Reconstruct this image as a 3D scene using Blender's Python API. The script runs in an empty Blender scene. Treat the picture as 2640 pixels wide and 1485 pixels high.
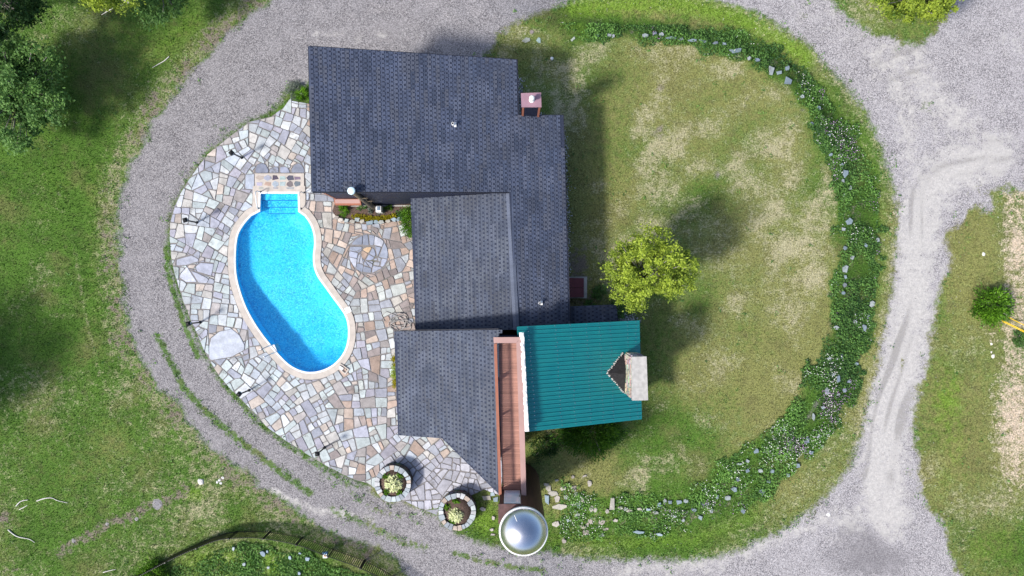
import bpy, math, random
import numpy as np
from mathutils import Vector, Matrix

random.seed(7)
RNG = np.random.default_rng(11)
SC = bpy.context.scene
COL = SC.collection
R = math.radians

# ------------------------------------------------------------------ camera, sky, sun, exposure
CAM_H = 43.0            # drone height above the house plateau, metres
K = 0.024               # metres of plateau per survey unit
cam_d = bpy.data.cameras.new('camera')
cam = bpy.data.objects.new('camera', cam_d)
COL.objects.link(cam)
cam.location = (0, 0, CAM_H)
cam.rotation_euler = (0, 0, 0)
cam_d.sensor_width = 36
cam_d.lens = 18.0 / (1320 * K / CAM_H)
cam_d.clip_end = 3000
SC.camera = cam

SUN_EL, SUN_AZ = 46.0, math.atan2(-0.87, -0.50)      # sun stands to the west-south-west
world = bpy.data.worlds.new('World')
SC.world = world
world.use_nodes = True
wn = world.node_tree
for n in list(wn.nodes):
    wn.nodes.remove(n)
sky = wn.nodes.new('ShaderNodeTexSky')
sky.sky_type = 'NISHITA'
sky.sun_disc = False
sky.sun_elevation = R(SUN_EL)
sky.sun_rotation = SUN_AZ
sky.air_density = 1.0
sky.dust_density = 2.5
sky.ozone_density = 1.6
bg = wn.nodes.new('ShaderNodeBackground')
bg.inputs['Strength'].default_value = 0.15
wo = wn.nodes.new('ShaderNodeOutputWorld')
wn.links.new(sky.outputs[0], bg.inputs[0])
wn.links.new(bg.outputs[0], wo.inputs[0])

sun_d = bpy.data.lights.new('sun', 'SUN')
sun_d.energy = 3.6
sun_d.angle = R(7.0)
sun_d.color = (1.0, 0.955, 0.89)
sun = bpy.data.objects.new('sun', sun_d)
COL.objects.link(sun)
sd = Vector((math.sin(SUN_AZ) * math.cos(R(SUN_EL)), math.cos(SUN_AZ) * math.cos(R(SUN_EL)), math.sin(R(SUN_EL))))
sun.rotation_euler = sd.to_track_quat('Z', 'Y').to_euler()
sun.location = sd * 80

SC.view_settings.view_transform = 'Standard'
SC.view_settings.look = 'None'
SC.view_settings.exposure = 0.35
SC.view_settings.gamma = 1.0
SC.view_settings.use_curve_mapping = False
SC.render.engine = 'CYCLES'
SC.cycles.max_bounces = 8
SC.cycles.transparent_max_bounces = 12

# ------------------------------------------------------------------ helpers
def P(px, py, z=0.0):
    """survey coordinates (taken from the nadir photograph) of a point at height z -> metres"""
    k = K * (CAM_H - z) / CAM_H
    return Vector(((px - 1320) * k, -(py - 742.5) * k, z))

def srgb(r, g, b):
    f = lambda c: (c / 255 / 12.92) if c / 255 <= 0.04045 else ((c / 255 + 0.055) / 1.055) ** 2.4
    return (f(r), f(g), f(b))

def link(o, parent=None):
    COL.objects.link(o)
    if parent is not None:
        o.parent = parent
    return o

def thing(name, label, cat, loc=(0, 0, 0), group=None):
    o = bpy.data.objects.new(name, None)
    o.empty_display_size = 0.3
    link(o)
    o.location = loc
    o['label'] = label
    o['category'] = cat
    if group:
        o['group'] = group
    return o

def tag(o, label, cat, group=None, kind=None):
    o['label'] = label
    o['category'] = cat
    if group:
        o['group'] = group
    if kind:
        o['kind'] = kind
    return o

def obj(name, me, parent=None, keep_world=True):
    """mesh given in world coordinates; parent empties are translated only"""
    o = bpy.data.objects.new(name, me)
    link(o, parent)
    if parent is not None and keep_world:
        t = Vector((0, 0, 0))
        p = parent
        while p is not None:
            t += p.location
            p = p.parent
        o.location = -t
    return o

class MB:
    def __init__(s):
        s.v, s.f, s.m = [], [], []
    def add(s, vs, fs, mi=0):
        b = len(s.v)
        s.v += [tuple(p) for p in vs]
        s.f += [tuple(i + b for i in f) for f in fs]
        s.m += [mi] * len(fs)
        return s
    def box(s, x0, x1, y0, y1, z0, z1, mi=0):
        return s.prism([(x0, y0), (x1, y0), (x1, y1), (x0, y1)], z0, z1, mi)
    def prism(s, pts, z0, z1, mi=0, mi_side=None):
        """pts ccw; z0 / z1 numbers or per-vertex lists"""
        n = len(pts)
        a = z0 if hasattr(z0, '__len__') else [z0] * n
        b = z1 if hasattr(z1, '__len__') else [z1] * n
        vs = [(p[0], p[1], a[i]) for i, p in enumerate(pts)] + [(p[0], p[1], b[i]) for i, p in enumerate(pts)]
        s.add(vs, [tuple(range(n, 2 * n)), tuple(range(n - 1, -1, -1))], mi)
        return s.add(vs, [(i, (i + 1) % n, n + (i + 1) % n, n + i) for i in range(n)], mi if mi_side is None else mi_side)
    def bar(s, a, b, w, h, mi=0, up=(0, 0, 1)):
        a, b = Vector(a), Vector(b)
        d = (b - a).normalized()
        sd_ = d.cross(Vector(up))
        if sd_.length < 1e-4:
            sd_ = d.cross(Vector((1, 0, 0)))
        sd_.normalize()
        u = sd_.cross(d).normalized()
        vs = []
        for p in (a, b):
            for sx, sy in ((-1, -1), (1, -1), (1, 1), (-1, 1)):
                vs.append(p + sd_ * (w / 2 * sx) + u * (h / 2 * sy))
        return s.add(vs, [(3, 2, 1, 0), (4, 5, 6, 7), (0, 1, 5, 4), (1, 2, 6, 5), (2, 3, 7, 6), (3, 0, 4, 7)], mi)
    def tube(s, pts, rad, n=8, mi=0):
        pts = [Vector(p) for p in pts]
        rr = rad if hasattr(rad, '__len__') else [rad] * len(pts)
        vs, fs = [], []
        ref = Vector((0, 0, 1))
        for i, p in enumerate(pts):
            d = (pts[min(i + 1, len(pts) - 1)] - pts[max(i - 1, 0)]).normalized()
            a = d.cross(ref)
            if a.length < 0.05:
                a = d.cross(Vector((1, 0, 0)))
            a.normalize()
            b = d.cross(a)
            for k in range(n):
                t = 2 * math.pi * k / n
                vs.append(p + (a * math.cos(t) + b * math.sin(t)) * rr[i])
        for i in range(len(pts) - 1):
            for k in range(n):
                fs.append((i * n + k, i * n + (k + 1) % n, (i + 1) * n + (k + 1) % n, (i + 1) * n + k))
        fs.append(tuple(range(n - 1, -1, -1)))
        fs.append(tuple(range((len(pts) - 1) * n, len(pts) * n)))
        return s.add(vs, fs, mi)
    def lathe(s, c, prof, n=24, mi=0):
        vs, fs = [], []
        for r, z in prof:
            for k in range(n):
                t = 2 * math.pi * k / n
                vs.append((c[0] + r * math.cos(t), c[1] + r * math.sin(t), c[2] + z))
        for i in range(len(prof) - 1):
            for k in range(n):
                fs.append((i * n + k, i * n + (k + 1) % n, (i + 1) * n + (k + 1) % n, (i + 1) * n + k))
        fs.append(tuple(range(n - 1, -1, -1)))
        fs.append(tuple(range((len(prof) - 1) * n, len(prof) * n)))
        return s.add(vs, fs, mi)
    def mesh(s, name, mats, smooth=False, tint=None):
        me = bpy.data.meshes.new(name)
        me.from_pydata(s.v, [], s.f)
        for m in (mats if isinstance(mats, (list, tuple)) else [mats]):
            me.materials.append(m)
        if any(s.m):
            me.polygons.foreach_set('material_index', s.m)
        if smooth:
            me.polygons.foreach_set('use_smooth', [True] * len(s.f))
        if tint is not None:
            a = me.color_attributes.new('tint', 'FLOAT_COLOR', 'POINT')
            c = np.empty((len(s.v), 4), np.float32)
            c[:] = (*tint, 1.0)
            a.data.foreach_set('color', c.ravel())
        me.update()
        return me
    def build(s, name, mats, parent=None, smooth=False, tint=None):
        return obj(name, s.mesh(name, mats, smooth, tint), parent)

def np_mesh(name, V, F, mat, attrs=None, smooth=False):
    """V (n,3), F (m,k) arrays, attrs {name: (n,4)}"""
    me = bpy.data.meshes.new(name)
    V = np.ascontiguousarray(V, np.float32)
    F = np.ascontiguousarray(F, np.int32)
    m, k = F.shape
    me.vertices.add(len(V))
    me.vertices.foreach_set('co', V.ravel())
    me.loops.add(m * k)
    me.loops.foreach_set('vertex_index', F.ravel())
    me.polygons.add(m)
    me.polygons.foreach_set('loop_start', np.arange(0, m * k, k, dtype=np.int32))
    me.polygons.foreach_set('loop_total', np.full(m, k, np.int32))
    if smooth:
        me.polygons.foreach_set('use_smooth', np.ones(m, bool))
    me.materials.append(mat)
    for an, arr in (attrs or {}).items():
        a = me.color_attributes.new(an, 'FLOAT_COLOR', 'POINT')
        a.data.foreach_set('color', np.ascontiguousarray(arr, np.float32).ravel())
    me.update(calc_edges=True)
    me.validate()
    return me

# numpy value noise
_T = np.random.default_rng(5).random((256, 256)).astype(np.float32)
def vnoise(x, y, s, seed=0):
    x = x / s + seed * 17.31
    y = y / s + seed * 9.77
    xi, yi = np.floor(x).astype(int), np.floor(y).astype(int)
    fx, fy = x - xi, y - yi
    fx, fy = fx * fx * (3 - 2 * fx), fy * fy * (3 - 2 * fy)
    g = lambda i, j: _T[i & 255, j & 255]
    return (g(xi, yi) * (1 - fx) + g(xi + 1, yi) * fx) * (1 - fy) + (g(xi, yi + 1) * (1 - fx) + g(xi + 1, yi + 1) * fx) * fy
def fbm(x, y, s, seed=0, o=4):
    v, a, t = 0, 0.5, 0
    for i in range(o):
        v = v + a * vnoise(x, y, s / 2 ** i, seed + i * 3)
        t += a
        a *= 0.5
    return v / t
def sstep(a, b, x):
    t = np.clip((x - a) / (b - a), 0, 1)
    return t * t * (3 - 2 * t)

def seg_dist(X, Y, pts, closed=True):
    d = np.full(X.shape, 1e9)
    n = len(pts)
    for i in range(n if closed else n - 1):
        ax, ay = pts[i][0], pts[i][1]
        bx, by = pts[(i + 1) % n][0], pts[(i + 1) % n][1]
        dx, dy = bx - ax, by - ay
        L = dx * dx + dy * dy + 1e-12
        t = np.clip(((X - ax) * dx + (Y - ay) * dy) / L, 0, 1)
        d = np.minimum(d, (X - ax - t * dx) ** 2 + (Y - ay - t * dy) ** 2)
    return np.sqrt(d)
def inside(X, Y, pts):
    r = np.zeros(X.shape, bool)
    n = len(pts)
    for i in range(n):
        ax, ay = pts[i][0], pts[i][1]
        bx, by = pts[(i + 1) % n][0], pts[(i + 1) % n][1]
        c = (ay > Y) != (by > Y)
        r ^= c & (X < (bx - ax) * (Y - ay) / ((by - ay) if by != ay else 1e-12) + ax)
    return r
def sdf(X, Y, pts):
    d = seg_dist(X, Y, pts)
    return np.where(inside(X, Y, pts), d, -d)
def in_poly(p, pts):
    x, y = p[0], p[1]
    r = False
    ax, ay = pts[-1][0], pts[-1][1]
    for q in pts:
        bx, by = q[0], q[1]
        if (ay > y) != (by > y) and x < (bx - ax) * (y - ay) / (by - ay) + ax:
            r = not r
        ax, ay = bx, by
    return r
def pdist(p, pts, closed=True):
    return float(seg_dist(np.array([p[0]], float), np.array([p[1]], float), pts, closed)[0])

def catmull(pts, n=6, closed=True):
    out = []
    m = len(pts)
    rng = range(m) if closed else range(m - 1)
    for i in rng:
        if closed:
            p0, p1, p2, p3 = (np.array(pts[(i + j) % m], float) for j in (-1, 0, 1, 2))
        else:
            p0, p1, p2, p3 = (np.array(pts[min(max(i + j, 0), m - 1)], float) for j in (-1, 0, 1, 2))
        for k in range(n):
            t = k / n
            out.append(tuple(0.5 * (2 * p1 + (p2 - p0) * t + (2 * p0 - 5 * p1 + 4 * p2 - p3) * t * t + (3 * p1 - p0 - 3 * p2 + p3) * t ** 3)))
    if not closed:
        out.append(tuple(pts[-1]))
    return out

# ------------------------------------------------------------------ materials
class NT:
    def __init__(s, name):
        s.mat = bpy.data.materials.new(name)
        s.mat.use_nodes = True
        s.t = s.mat.node_tree
        for n in list(s.t.nodes):
            s.t.nodes.remove(n)
        s.out = s.t.nodes.new('ShaderNodeOutputMaterial')
    def n(s, typ, **kw):
        nd = s.t.nodes.new(typ)
        for k, v in kw.items():
            setattr(nd, k, v)
        return nd
    def l(s, a, b):
        s.t.links.new(a, b)
    def val(s, x, sock):
        if hasattr(x, 'is_output'):
            s.l(x, sock)
        else:
            sock.default_value = x
    def math(s, op, a, b=0.0, clamp=False):
        nd = s.n('ShaderNodeMath', operation=op, use_clamp=clamp)
        s.val(a, nd.inputs[0])
        s.val(b, nd.inputs[1])
        return nd.outputs[0]
    def mix(s, f, a, b, bt='MIX'):
        nd = s.n('ShaderNodeMix', data_type='RGBA', blend_type=bt)
        s.val(f, nd.inputs[0])
        for x, i in ((a, 6), (b, 7)):
            if isinstance(x, tuple):
                nd.inputs[i].default_value = (*x[:3], 1)
            else:
                s.l(x, nd.inputs[i])
        return nd.outputs[2]
    def rng(s, x, a, b, c=0.0, d=1.0):
        nd = s.n('ShaderNodeMapRange')
        nd.interpolation_type = 'SMOOTHSTEP'
        s.val(x, nd.inputs[0])
        for i, q in enumerate((a, b, c, d)):
            s.val(q, nd.inputs[i + 1])
        return nd.outputs[0]
    def pos(s):
        return s.n('ShaderNodeNewGeometry').outputs['Position']
    def objc(s):
        return s.n('ShaderNodeTexCoord').outputs['Object']
    def noise(s, scale, detail=3.0, rough=0.55, vec=None, col=False):
        nd = s.n('ShaderNodeTexNoise')
        nd.inputs['Scale'].default_value = scale
        nd.inputs['Detail'].default_value = detail
        nd.inputs['Roughness'].default_value = rough
        s.l(vec if vec is not None else s.pos(), nd.inputs['Vector'])
        return nd.outputs['Color' if col else 'Fac']
    def voro(s, scale, vec=None, out='Color', feature='F1'):
        nd = s.n('ShaderNodeTexVoronoi', feature=feature)
        nd.inputs['Scale'].default_value = scale
        s.l(vec if vec is not None else s.pos(), nd.inputs['Vector'])
        return nd.outputs[out]
    def attr(s, name):
        nd = s.n('ShaderNodeAttribute', attribute_name=name)
        return nd
    def sep(s, c):
        nd = s.n('ShaderNodeSeparateColor')
        s.l(c, nd.inputs[0])
        return nd.outputs
    def bump(s, h, strength=0.4, dist=0.02):
        nd = s.n('ShaderNodeBump')
        nd.inputs['Strength'].default_value = strength
        nd.inputs['Distance'].default_value = dist
        s.l(h, nd.inputs['Height'])
        return nd.outputs[0]
    def bsdf(s, col, rough=0.7, metal=0.0, normal=None, spec=0.5):
        nd = s.n('ShaderNodeBsdfPrincipled')
        if isinstance(col, tuple):
            nd.inputs['Base Color'].default_value = (*col[:3], 1)
        else:
            s.l(col, nd.inputs['Base Color'])
        s.val(rough, nd.inputs['Roughness'])
        nd.inputs['Metallic'].default_value = metal
        nd.inputs['Specular IOR Level'].default_value = spec
        if normal is not None:
            s.l(normal, nd.inputs['Normal'])
        return nd.outputs[0]
    def done(s, sh):
        s.l(sh, s.out.inputs[0])
        return s.mat

def simple(name, col, rough=0.7, metal=0.0, var=0.15, scale=6.0, spec=0.4, bump=0.0, bscale=40):
    t = NT(name)
    nz = t.noise(scale, 4)
    f = t.rng(nz, 0.25, 0.75, 1 - var, 1 + var)
    c = t.n('ShaderNodeVectorMath', operation='SCALE')
    c.inputs[0].default_value = col
    t.l(f, c.inputs[3])
    nm = t.bump(t.noise(bscale, 3), bump, 0.01) if bump else None
    return t.done(t.bsdf(c.outputs[0], rough, metal, nm, spec))

def tinted(name, rough=0.8, grain=30.0, amt=0.25, blotch=3.0, bamt=0.2, bump=0.3, spec=0.25, bdist=0.01):
    """colour of the piece itself from its 'tint' attribute, grain on top"""
    t = NT(name)
    c = t.attr('tint').outputs['Color']
    g = t.rng(t.noise(grain, 4, 0.7), 0.2, 0.8, 1 - amt, 1 + amt)
    b = t.rng(t.noise(blotch, 3), 0.25, 0.75, 1 - bamt, 1 + bamt)
    k = t.math('MULTIPLY', g, b)
    v = t.n('ShaderNodeVectorMath', operation='SCALE')
    t.l(c, v.inputs[0])
    t.l(k, v.inputs[3])
    return t.done(t.bsdf(v.outputs[0], rough, 0, t.bump(t.noise(grain * 1.5, 4), bump, bdist), spec))

def flag_material():
    """flagstone: own colour, grain, and weather stains with shapes of their own"""
    t = NT('flagstone')
    c = t.attr('tint').outputs['Color']
    g = t.rng(t.noise(16.0, 4, 0.7), 0.2, 0.8, 0.86, 1.14)
    b = t.rng(t.noise(2.6, 4, 0.65), 0.25, 0.75, 0.80, 1.16)
    v = t.n('ShaderNodeVectorMath', operation='SCALE')
    t.l(c, v.inputs[0])
    t.l(t.math('MULTIPLY', g, b), v.inputs[3])
    st = t.math('ADD', t.math('MULTIPLY', t.noise(0.9, 3), 0.7), t.math('MULTIPLY', t.noise(7.0, 5, 0.75), 0.5))
    c2 = t.mix(t.rng(st, 0.66, 0.80, 0, 0.6), v.outputs[0], (0.11, 0.10, 0.085))
    return t.done(t.bsdf(c2, 0.78, 0, t.bump(t.noise(22.0, 4), 0.3, 0.01), 0.22))
def mortar_material():
    t = NT('mortar')
    c = t.mix(t.noise(6.0, 4), (0.16, 0.15, 0.15), (0.27, 0.255, 0.25))
    c = t.mix(t.rng(t.noise(0.8, 5, 0.7), 0.52, 0.72, 0, 0.7), c, (0.075, 0.09, 0.045))
    return t.done(t.bsdf(c, 0.9, 0, t.bump(t.noise(40.0, 3), 0.4, 0.01), 0.2))

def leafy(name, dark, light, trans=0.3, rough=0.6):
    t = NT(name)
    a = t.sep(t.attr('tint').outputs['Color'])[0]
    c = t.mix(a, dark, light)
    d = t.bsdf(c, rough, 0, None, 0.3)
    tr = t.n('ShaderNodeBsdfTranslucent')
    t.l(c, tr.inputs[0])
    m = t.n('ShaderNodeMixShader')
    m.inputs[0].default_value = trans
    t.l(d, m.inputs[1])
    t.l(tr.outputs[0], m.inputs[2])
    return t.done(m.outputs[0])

def lawn_color(t, m1, m2):
    """m1 = road, sand, lush, dry ; m2 = purple, bright, straw, soil ; returns colour"""
    s1, s2 = t.sep(m1.outputs['Color']), t.sep(m2.outputs['Color'])
    lush, dry = s1[2], m1.outputs['Alpha']
    purple, bright, straw = s2[0], s2[1], s2[2]
    n_big = t.noise(0.55, 4, 0.6)
    n_mid = t.noise(2.6, 4, 0.65)
    n_fin = t.noise(11.0, 4, 0.75)
    n_vf = t.noise(34.0, 3, 0.8)
    lu = t.math('ADD', lush, t.math('MULTIPLY', t.math('SUBTRACT', n_mid, 0.5), 1.3))
    c = t.mix(t.rng(lu, 0.1, 0.9), (0.205, 0.212, 0.072), (0.076, 0.158, 0.022))
    c = t.mix(t.math('MULTIPLY', t.rng(n_big, 0.35, 0.7, 0, 0.7), t.rng(lush, 0.3, 1.0)), c, (0.048, 0.106, 0.016))
    c = t.mix(t.rng(t.noise(1.5, 5, 0.7), 0.48, 0.74, 0, 0.5), c, (0.112, 0.104, 0.052))
    c = t.mix(t.rng(t.noise(0.33, 5, 0.65), 0.5, 0.68, 0, 0.55), c, (0.165, 0.160, 0.062))
    br = t.math('ADD', bright, t.math('MULTIPLY', t.math('SUBTRACT', n_mid, 0.5), 0.9))
    c = t.mix(t.rng(br, 0.3, 0.95), c, (0.155, 0.265, 0.030))
    dr = t.math('ADD', dry, t.math('ADD', t.math('MULTIPLY', t.math('SUBTRACT', n_mid, 0.5), 1.9), t.math('MULTIPLY', t.math('SUBTRACT', n_fin, 0.5), 1.7)))
    c = t.mix(t.rng(dr, 0.25, 1.05), c, (0.36, 0.335, 0.205))
    pu = t.math('ADD', purple, t.math('MULTIPLY', t.math('SUBTRACT', n_fin, 0.5), 0.9))
    c = t.mix(t.rng(pu, 0.45, 0.9, 0, 0.55), c, (0.27, 0.20, 0.26))
    so = t.math('ADD', m2.outputs['Alpha'], t.math('ADD', t.math('MULTIPLY', t.math('SUBTRACT', n_fin, 0.5), 0.9), t.math('MULTIPLY', t.math('SUBTRACT', n_mid, 0.5), 1.5)))
    c = t.mix(t.rng(so, 0.45, 0.8), c, (0.20, 0.17, 0.135))
    st = t.math('ADD', straw, t.math('ADD', t.math('MULTIPLY', t.math('SUBTRACT', n_mid, 0.5), 1.2), t.math('MULTIPLY', t.math('SUBTRACT', n_fin, 0.5), 1.0)))
    c = t.mix(t.rng(st, 0.4, 0.85), c, (0.52, 0.43, 0.33))
    k = t.math('MULTIPLY', t.rng(n_fin, 0.25, 0.75, 0.55, 1.45), t.rng(n_vf, 0.25, 0.75, 0.45, 1.65))
    v = t.n('ShaderNodeVectorMath', operation='SCALE')
    t.l(c, v.inputs[0])
    t.l(k, v.inputs[3])
    return v.outputs[0], n_fin, n_vf

def ground_material():
    t = NT('ground_cover')
    m1, m2, m3 = t.attr('m1'), t.attr('m2'), t.attr('m3')
    lawn, n_fin, n_vf = lawn_color(t, m1, m2)
    s1, s3 = t.sep(m1.outputs['Color']), t.sep(m3.outputs['Color'])
    road, sand = s1[0], s1[1]
    weeds, tracks, damp = s3[0], s3[1], s3[2]
    # crushed stone: individual chips
    vc = t.voro(23.0)
    chip = t.sep(vc)[0]
    vc2 = t.sep(t.voro(46.0))[1]
    g = t.mix(chip, (0.078, 0.073, 0.080), (0.555, 0.525, 0.53))
    g = t.mix(t.rng(vc2, 0.0, 1.0, 0, 0.55), g, (0.12, 0.115, 0.125))
    g = t.mix(t.rng(t.noise(0.9, 4), 0.35, 0.75, 0.0, 0.35), g, (0.43, 0.41, 0.42))
    g = t.mix(t.rng(vc2, 0.93, 0.97, 0, 0.6), g, (0.75, 0.74, 0.75))
    gs = t.n('ShaderNodeVectorMath', operation='SCALE')
    t.l(g, gs.inputs[0])
    t.l(m3.outputs['Alpha'], gs.inputs[3])
    g = gs.outputs[0]
    # packed sandy fines with damp tyre streaks
    sn = t.noise(5.0, 6, 0.75)
    sd_ = t.mix(t.rng(sn, 0.3, 0.72), (0.39, 0.373, 0.358), (0.555, 0.533, 0.508))
    sd_ = t.mix(t.rng(t.math('ADD', tracks, t.math('MULTIPLY', t.math('SUBTRACT', sn, 0.5), 2.2)), 0.45, 0.95, 0, 0.7), sd_, (0.25, 0.237, 0.225))
    sd_ = t.mix(t.rng(chip, 0.8, 0.95, 0, 0.5), sd_, (0.36, 0.35, 0.36))
    sa = t.math('ADD', sand, t.math('ADD', t.math('MULTIPLY', t.math('SUBTRACT', t.noise(1.3, 6, 0.72), 0.5), 1.7), t.math('MULTIPLY', t.math('SUBTRACT', t.noise(9.0, 4, 0.7), 0.5), 0.9)))
    rc = t.mix(t.rng(sa, 0.28, 0.72), g, sd_)
    rc = t.mix(t.rng(t.math('ADD', damp, t.math('MULTIPLY', t.math('SUBTRACT', t.noise(1.6, 5, 0.7), 0.5), 0.8)), 0.4, 0.9, 0, 0.6), rc, (0.16, 0.152, 0.16))
    we = t.math('ADD', weeds, t.math('MULTIPLY', t.math('SUBTRACT', t.noise(3.0, 5, 0.75), 0.5), 1.5))
    rc = t.mix(t.rng(we, 0.5, 0.78, 0, 0.9), rc, lawn)
    rd = t.math('ADD', road, t.math('MULTIPLY', t.math('SUBTRACT', t.noise(2.0, 6, 0.8), 0.5), 1.9))
    f = t.rng(rd, -0.25, 0.3)
    c = t.mix(f, lawn, rc)
    h = t.mix(f, t.math('ADD', n_fin, n_vf), t.math('MULTIPLY', chip, 0.8))
    return t.done(t.bsdf(c, 0.9, 0, t.bump(h, 0.55, 0.035), 0.15))

def grass_material():
    t = NT('grass_blades')
    lawn, _, _ = lawn_color(t, t.attr('m1'), t.attr('m2'))
    v = t.n('ShaderNodeVectorMath', operation='SCALE')
    t.l(lawn, v.inputs[0])
    t.l(t.sep(t.attr('m3').outputs['Color'])[0], v.inputs[3])
    d = t.bsdf(v.outputs[0], 0.7, 0, None, 0.2)
    tr = t.n('ShaderNodeBsdfTranslucent')
    t.l(v.outputs[0], tr.inputs[0])
    m = t.n('ShaderNodeMixShader')
    m.inputs[0].default_value = 0.25
    t.l(d, m.inputs[1])
    t.l(tr.outputs[0], m.inputs[2])
    return t.done(m.outputs[0])

def water_material():
    t = NT('pool_water')
    tr = t.n('ShaderNodeBsdfTransparent')
    tr.inputs[0].default_value = (0.74, 0.97, 1.0, 1)
    gl = t.n('ShaderNodeBsdfGlossy')
    gl.inputs['Roughness'].default_value = 0.03
    t.l(t.bump(t.noise(5.0, 3, 0.6), 0.25, 0.02), gl.inputs['Normal'])
    fr = t.n('ShaderNodeFresnel')
    fr.inputs[0].default_value = 1.33
    m = t.n('ShaderNodeMixShader')
    t.l(fr.outputs[0], m.inputs[0])
    t.l(tr.outputs[0], m.inputs[1])
    t.l(gl.outputs[0], m.inputs[2])
    return t.done(m.outputs[0])

def liner_material():
    t = NT('pool_liner')
    v = t.sep(t.voro(17.0))[0]
    v2 = t.sep(t.voro(8.5))[1]
    c = t.mix(v, (0.003, 0.30, 0.66), (0.18, 0.80, 1.0))
    c = t.mix(t.rng(v2, 0.1, 0.9, 0, 0.4), c, (0.004, 0.56, 0.92))
    c = t.mix(t.rng(t.noise(0.8, 4, 0.6), 0.35, 0.7, 0, 0.45), c, (0.06, 0.72, 1.0))  # broad brighter patches: caustic-like light painted into the liner colour
    c = t.mix(t.rng(t.noise(1.9, 5, 0.7), 0.62, 0.78, 0, 0.35), c, (0.01, 0.28, 0.50))
    return t.done(t.bsdf(c, 0.5, 0, None, 0.2))

def shingle_material():
    t = NT('asphalt_shingle')
    c = t.attr('tint').outputs['Color']
    g = t.rng(t.noise(45.0, 3, 0.8), 0.25, 0.75, 0.75, 1.3)
    mp = t.n('ShaderNodeMapping')
    mp.inputs['Scale'].default_value = (0.35, 2.2, 0.35)
    t.l(t.pos(), mp.inputs[0])
    b = t.math('MULTIPLY', t.rng(t.noise(0.7, 4), 0.3, 0.7, 0.91, 1.09), t.rng(t.noise(1.0, 5, 0.7, mp.outputs[0]), 0.3, 0.7, 0.90, 1.10))
    v = t.n('ShaderNodeVectorMath', operation='SCALE')
    t.l(c, v.inputs[0])
    t.l(t.math('MULTIPLY', g, b), v.inputs[3])
    return t.done(t.bsdf(v.outputs[0], 0.85, 0, t.bump(t.noise(120.0, 2), 0.3, 0.004), 0.3))

def siding_material():
    t = NT('navy_siding')
    z = t.n('ShaderNodeSeparateXYZ')
    t.l(t.pos(), z.inputs[0])
    w = t.n('ShaderNodeMath', operation='FRACT')
    t.l(t.math('MULTIPLY', z.outputs[2], 7.0), w.inputs[0])
    c = t.mix(t.noise(9.0, 4), (0.011, 0.014, 0.034), (0.022, 0.028, 0.060))
    return t.done(t.bsdf(c, 0.6, 0, t.bump(w.outputs[0], 0.6, 0.02), 0.3))

def wood_siding_material():
    t = NT('stained_wood')
    mp = t.n('ShaderNodeMapping')
    mp.inputs['Scale'].default_value = (14, 14, 0.6)
    t.l(t.pos(), mp.inputs[0])
    nz = t.noise(1.0, 4, 0.6, mp.outputs[0])
    c = t.mix(nz, (0.045, 0.022, 0.016), (0.13, 0.062, 0.042))
    return t.done(t.bsdf(c, 0.65, 0, None, 0.3))

def deck_material():
    t = NT('terracotta_boards')
    c = t.attr('tint').outputs['Color']
    mp = t.n('ShaderNodeMapping')
    mp.inputs['Scale'].default_value = (1.2, 30, 30)
    t.l(t.pos(), mp.inputs[0])
    g = t.rng(t.noise(1.0, 4, 0.6, mp.outputs[0]), 0.25, 0.75, 0.8, 1.2)
    v = t.n('ShaderNodeVectorMath', operation='SCALE')
    t.l(c, v.inputs[0])
    t.l(g, v.inputs[3])
    return t.done(t.bsdf(v.outputs[0], 0.55, 0, None, 0.35))

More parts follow.
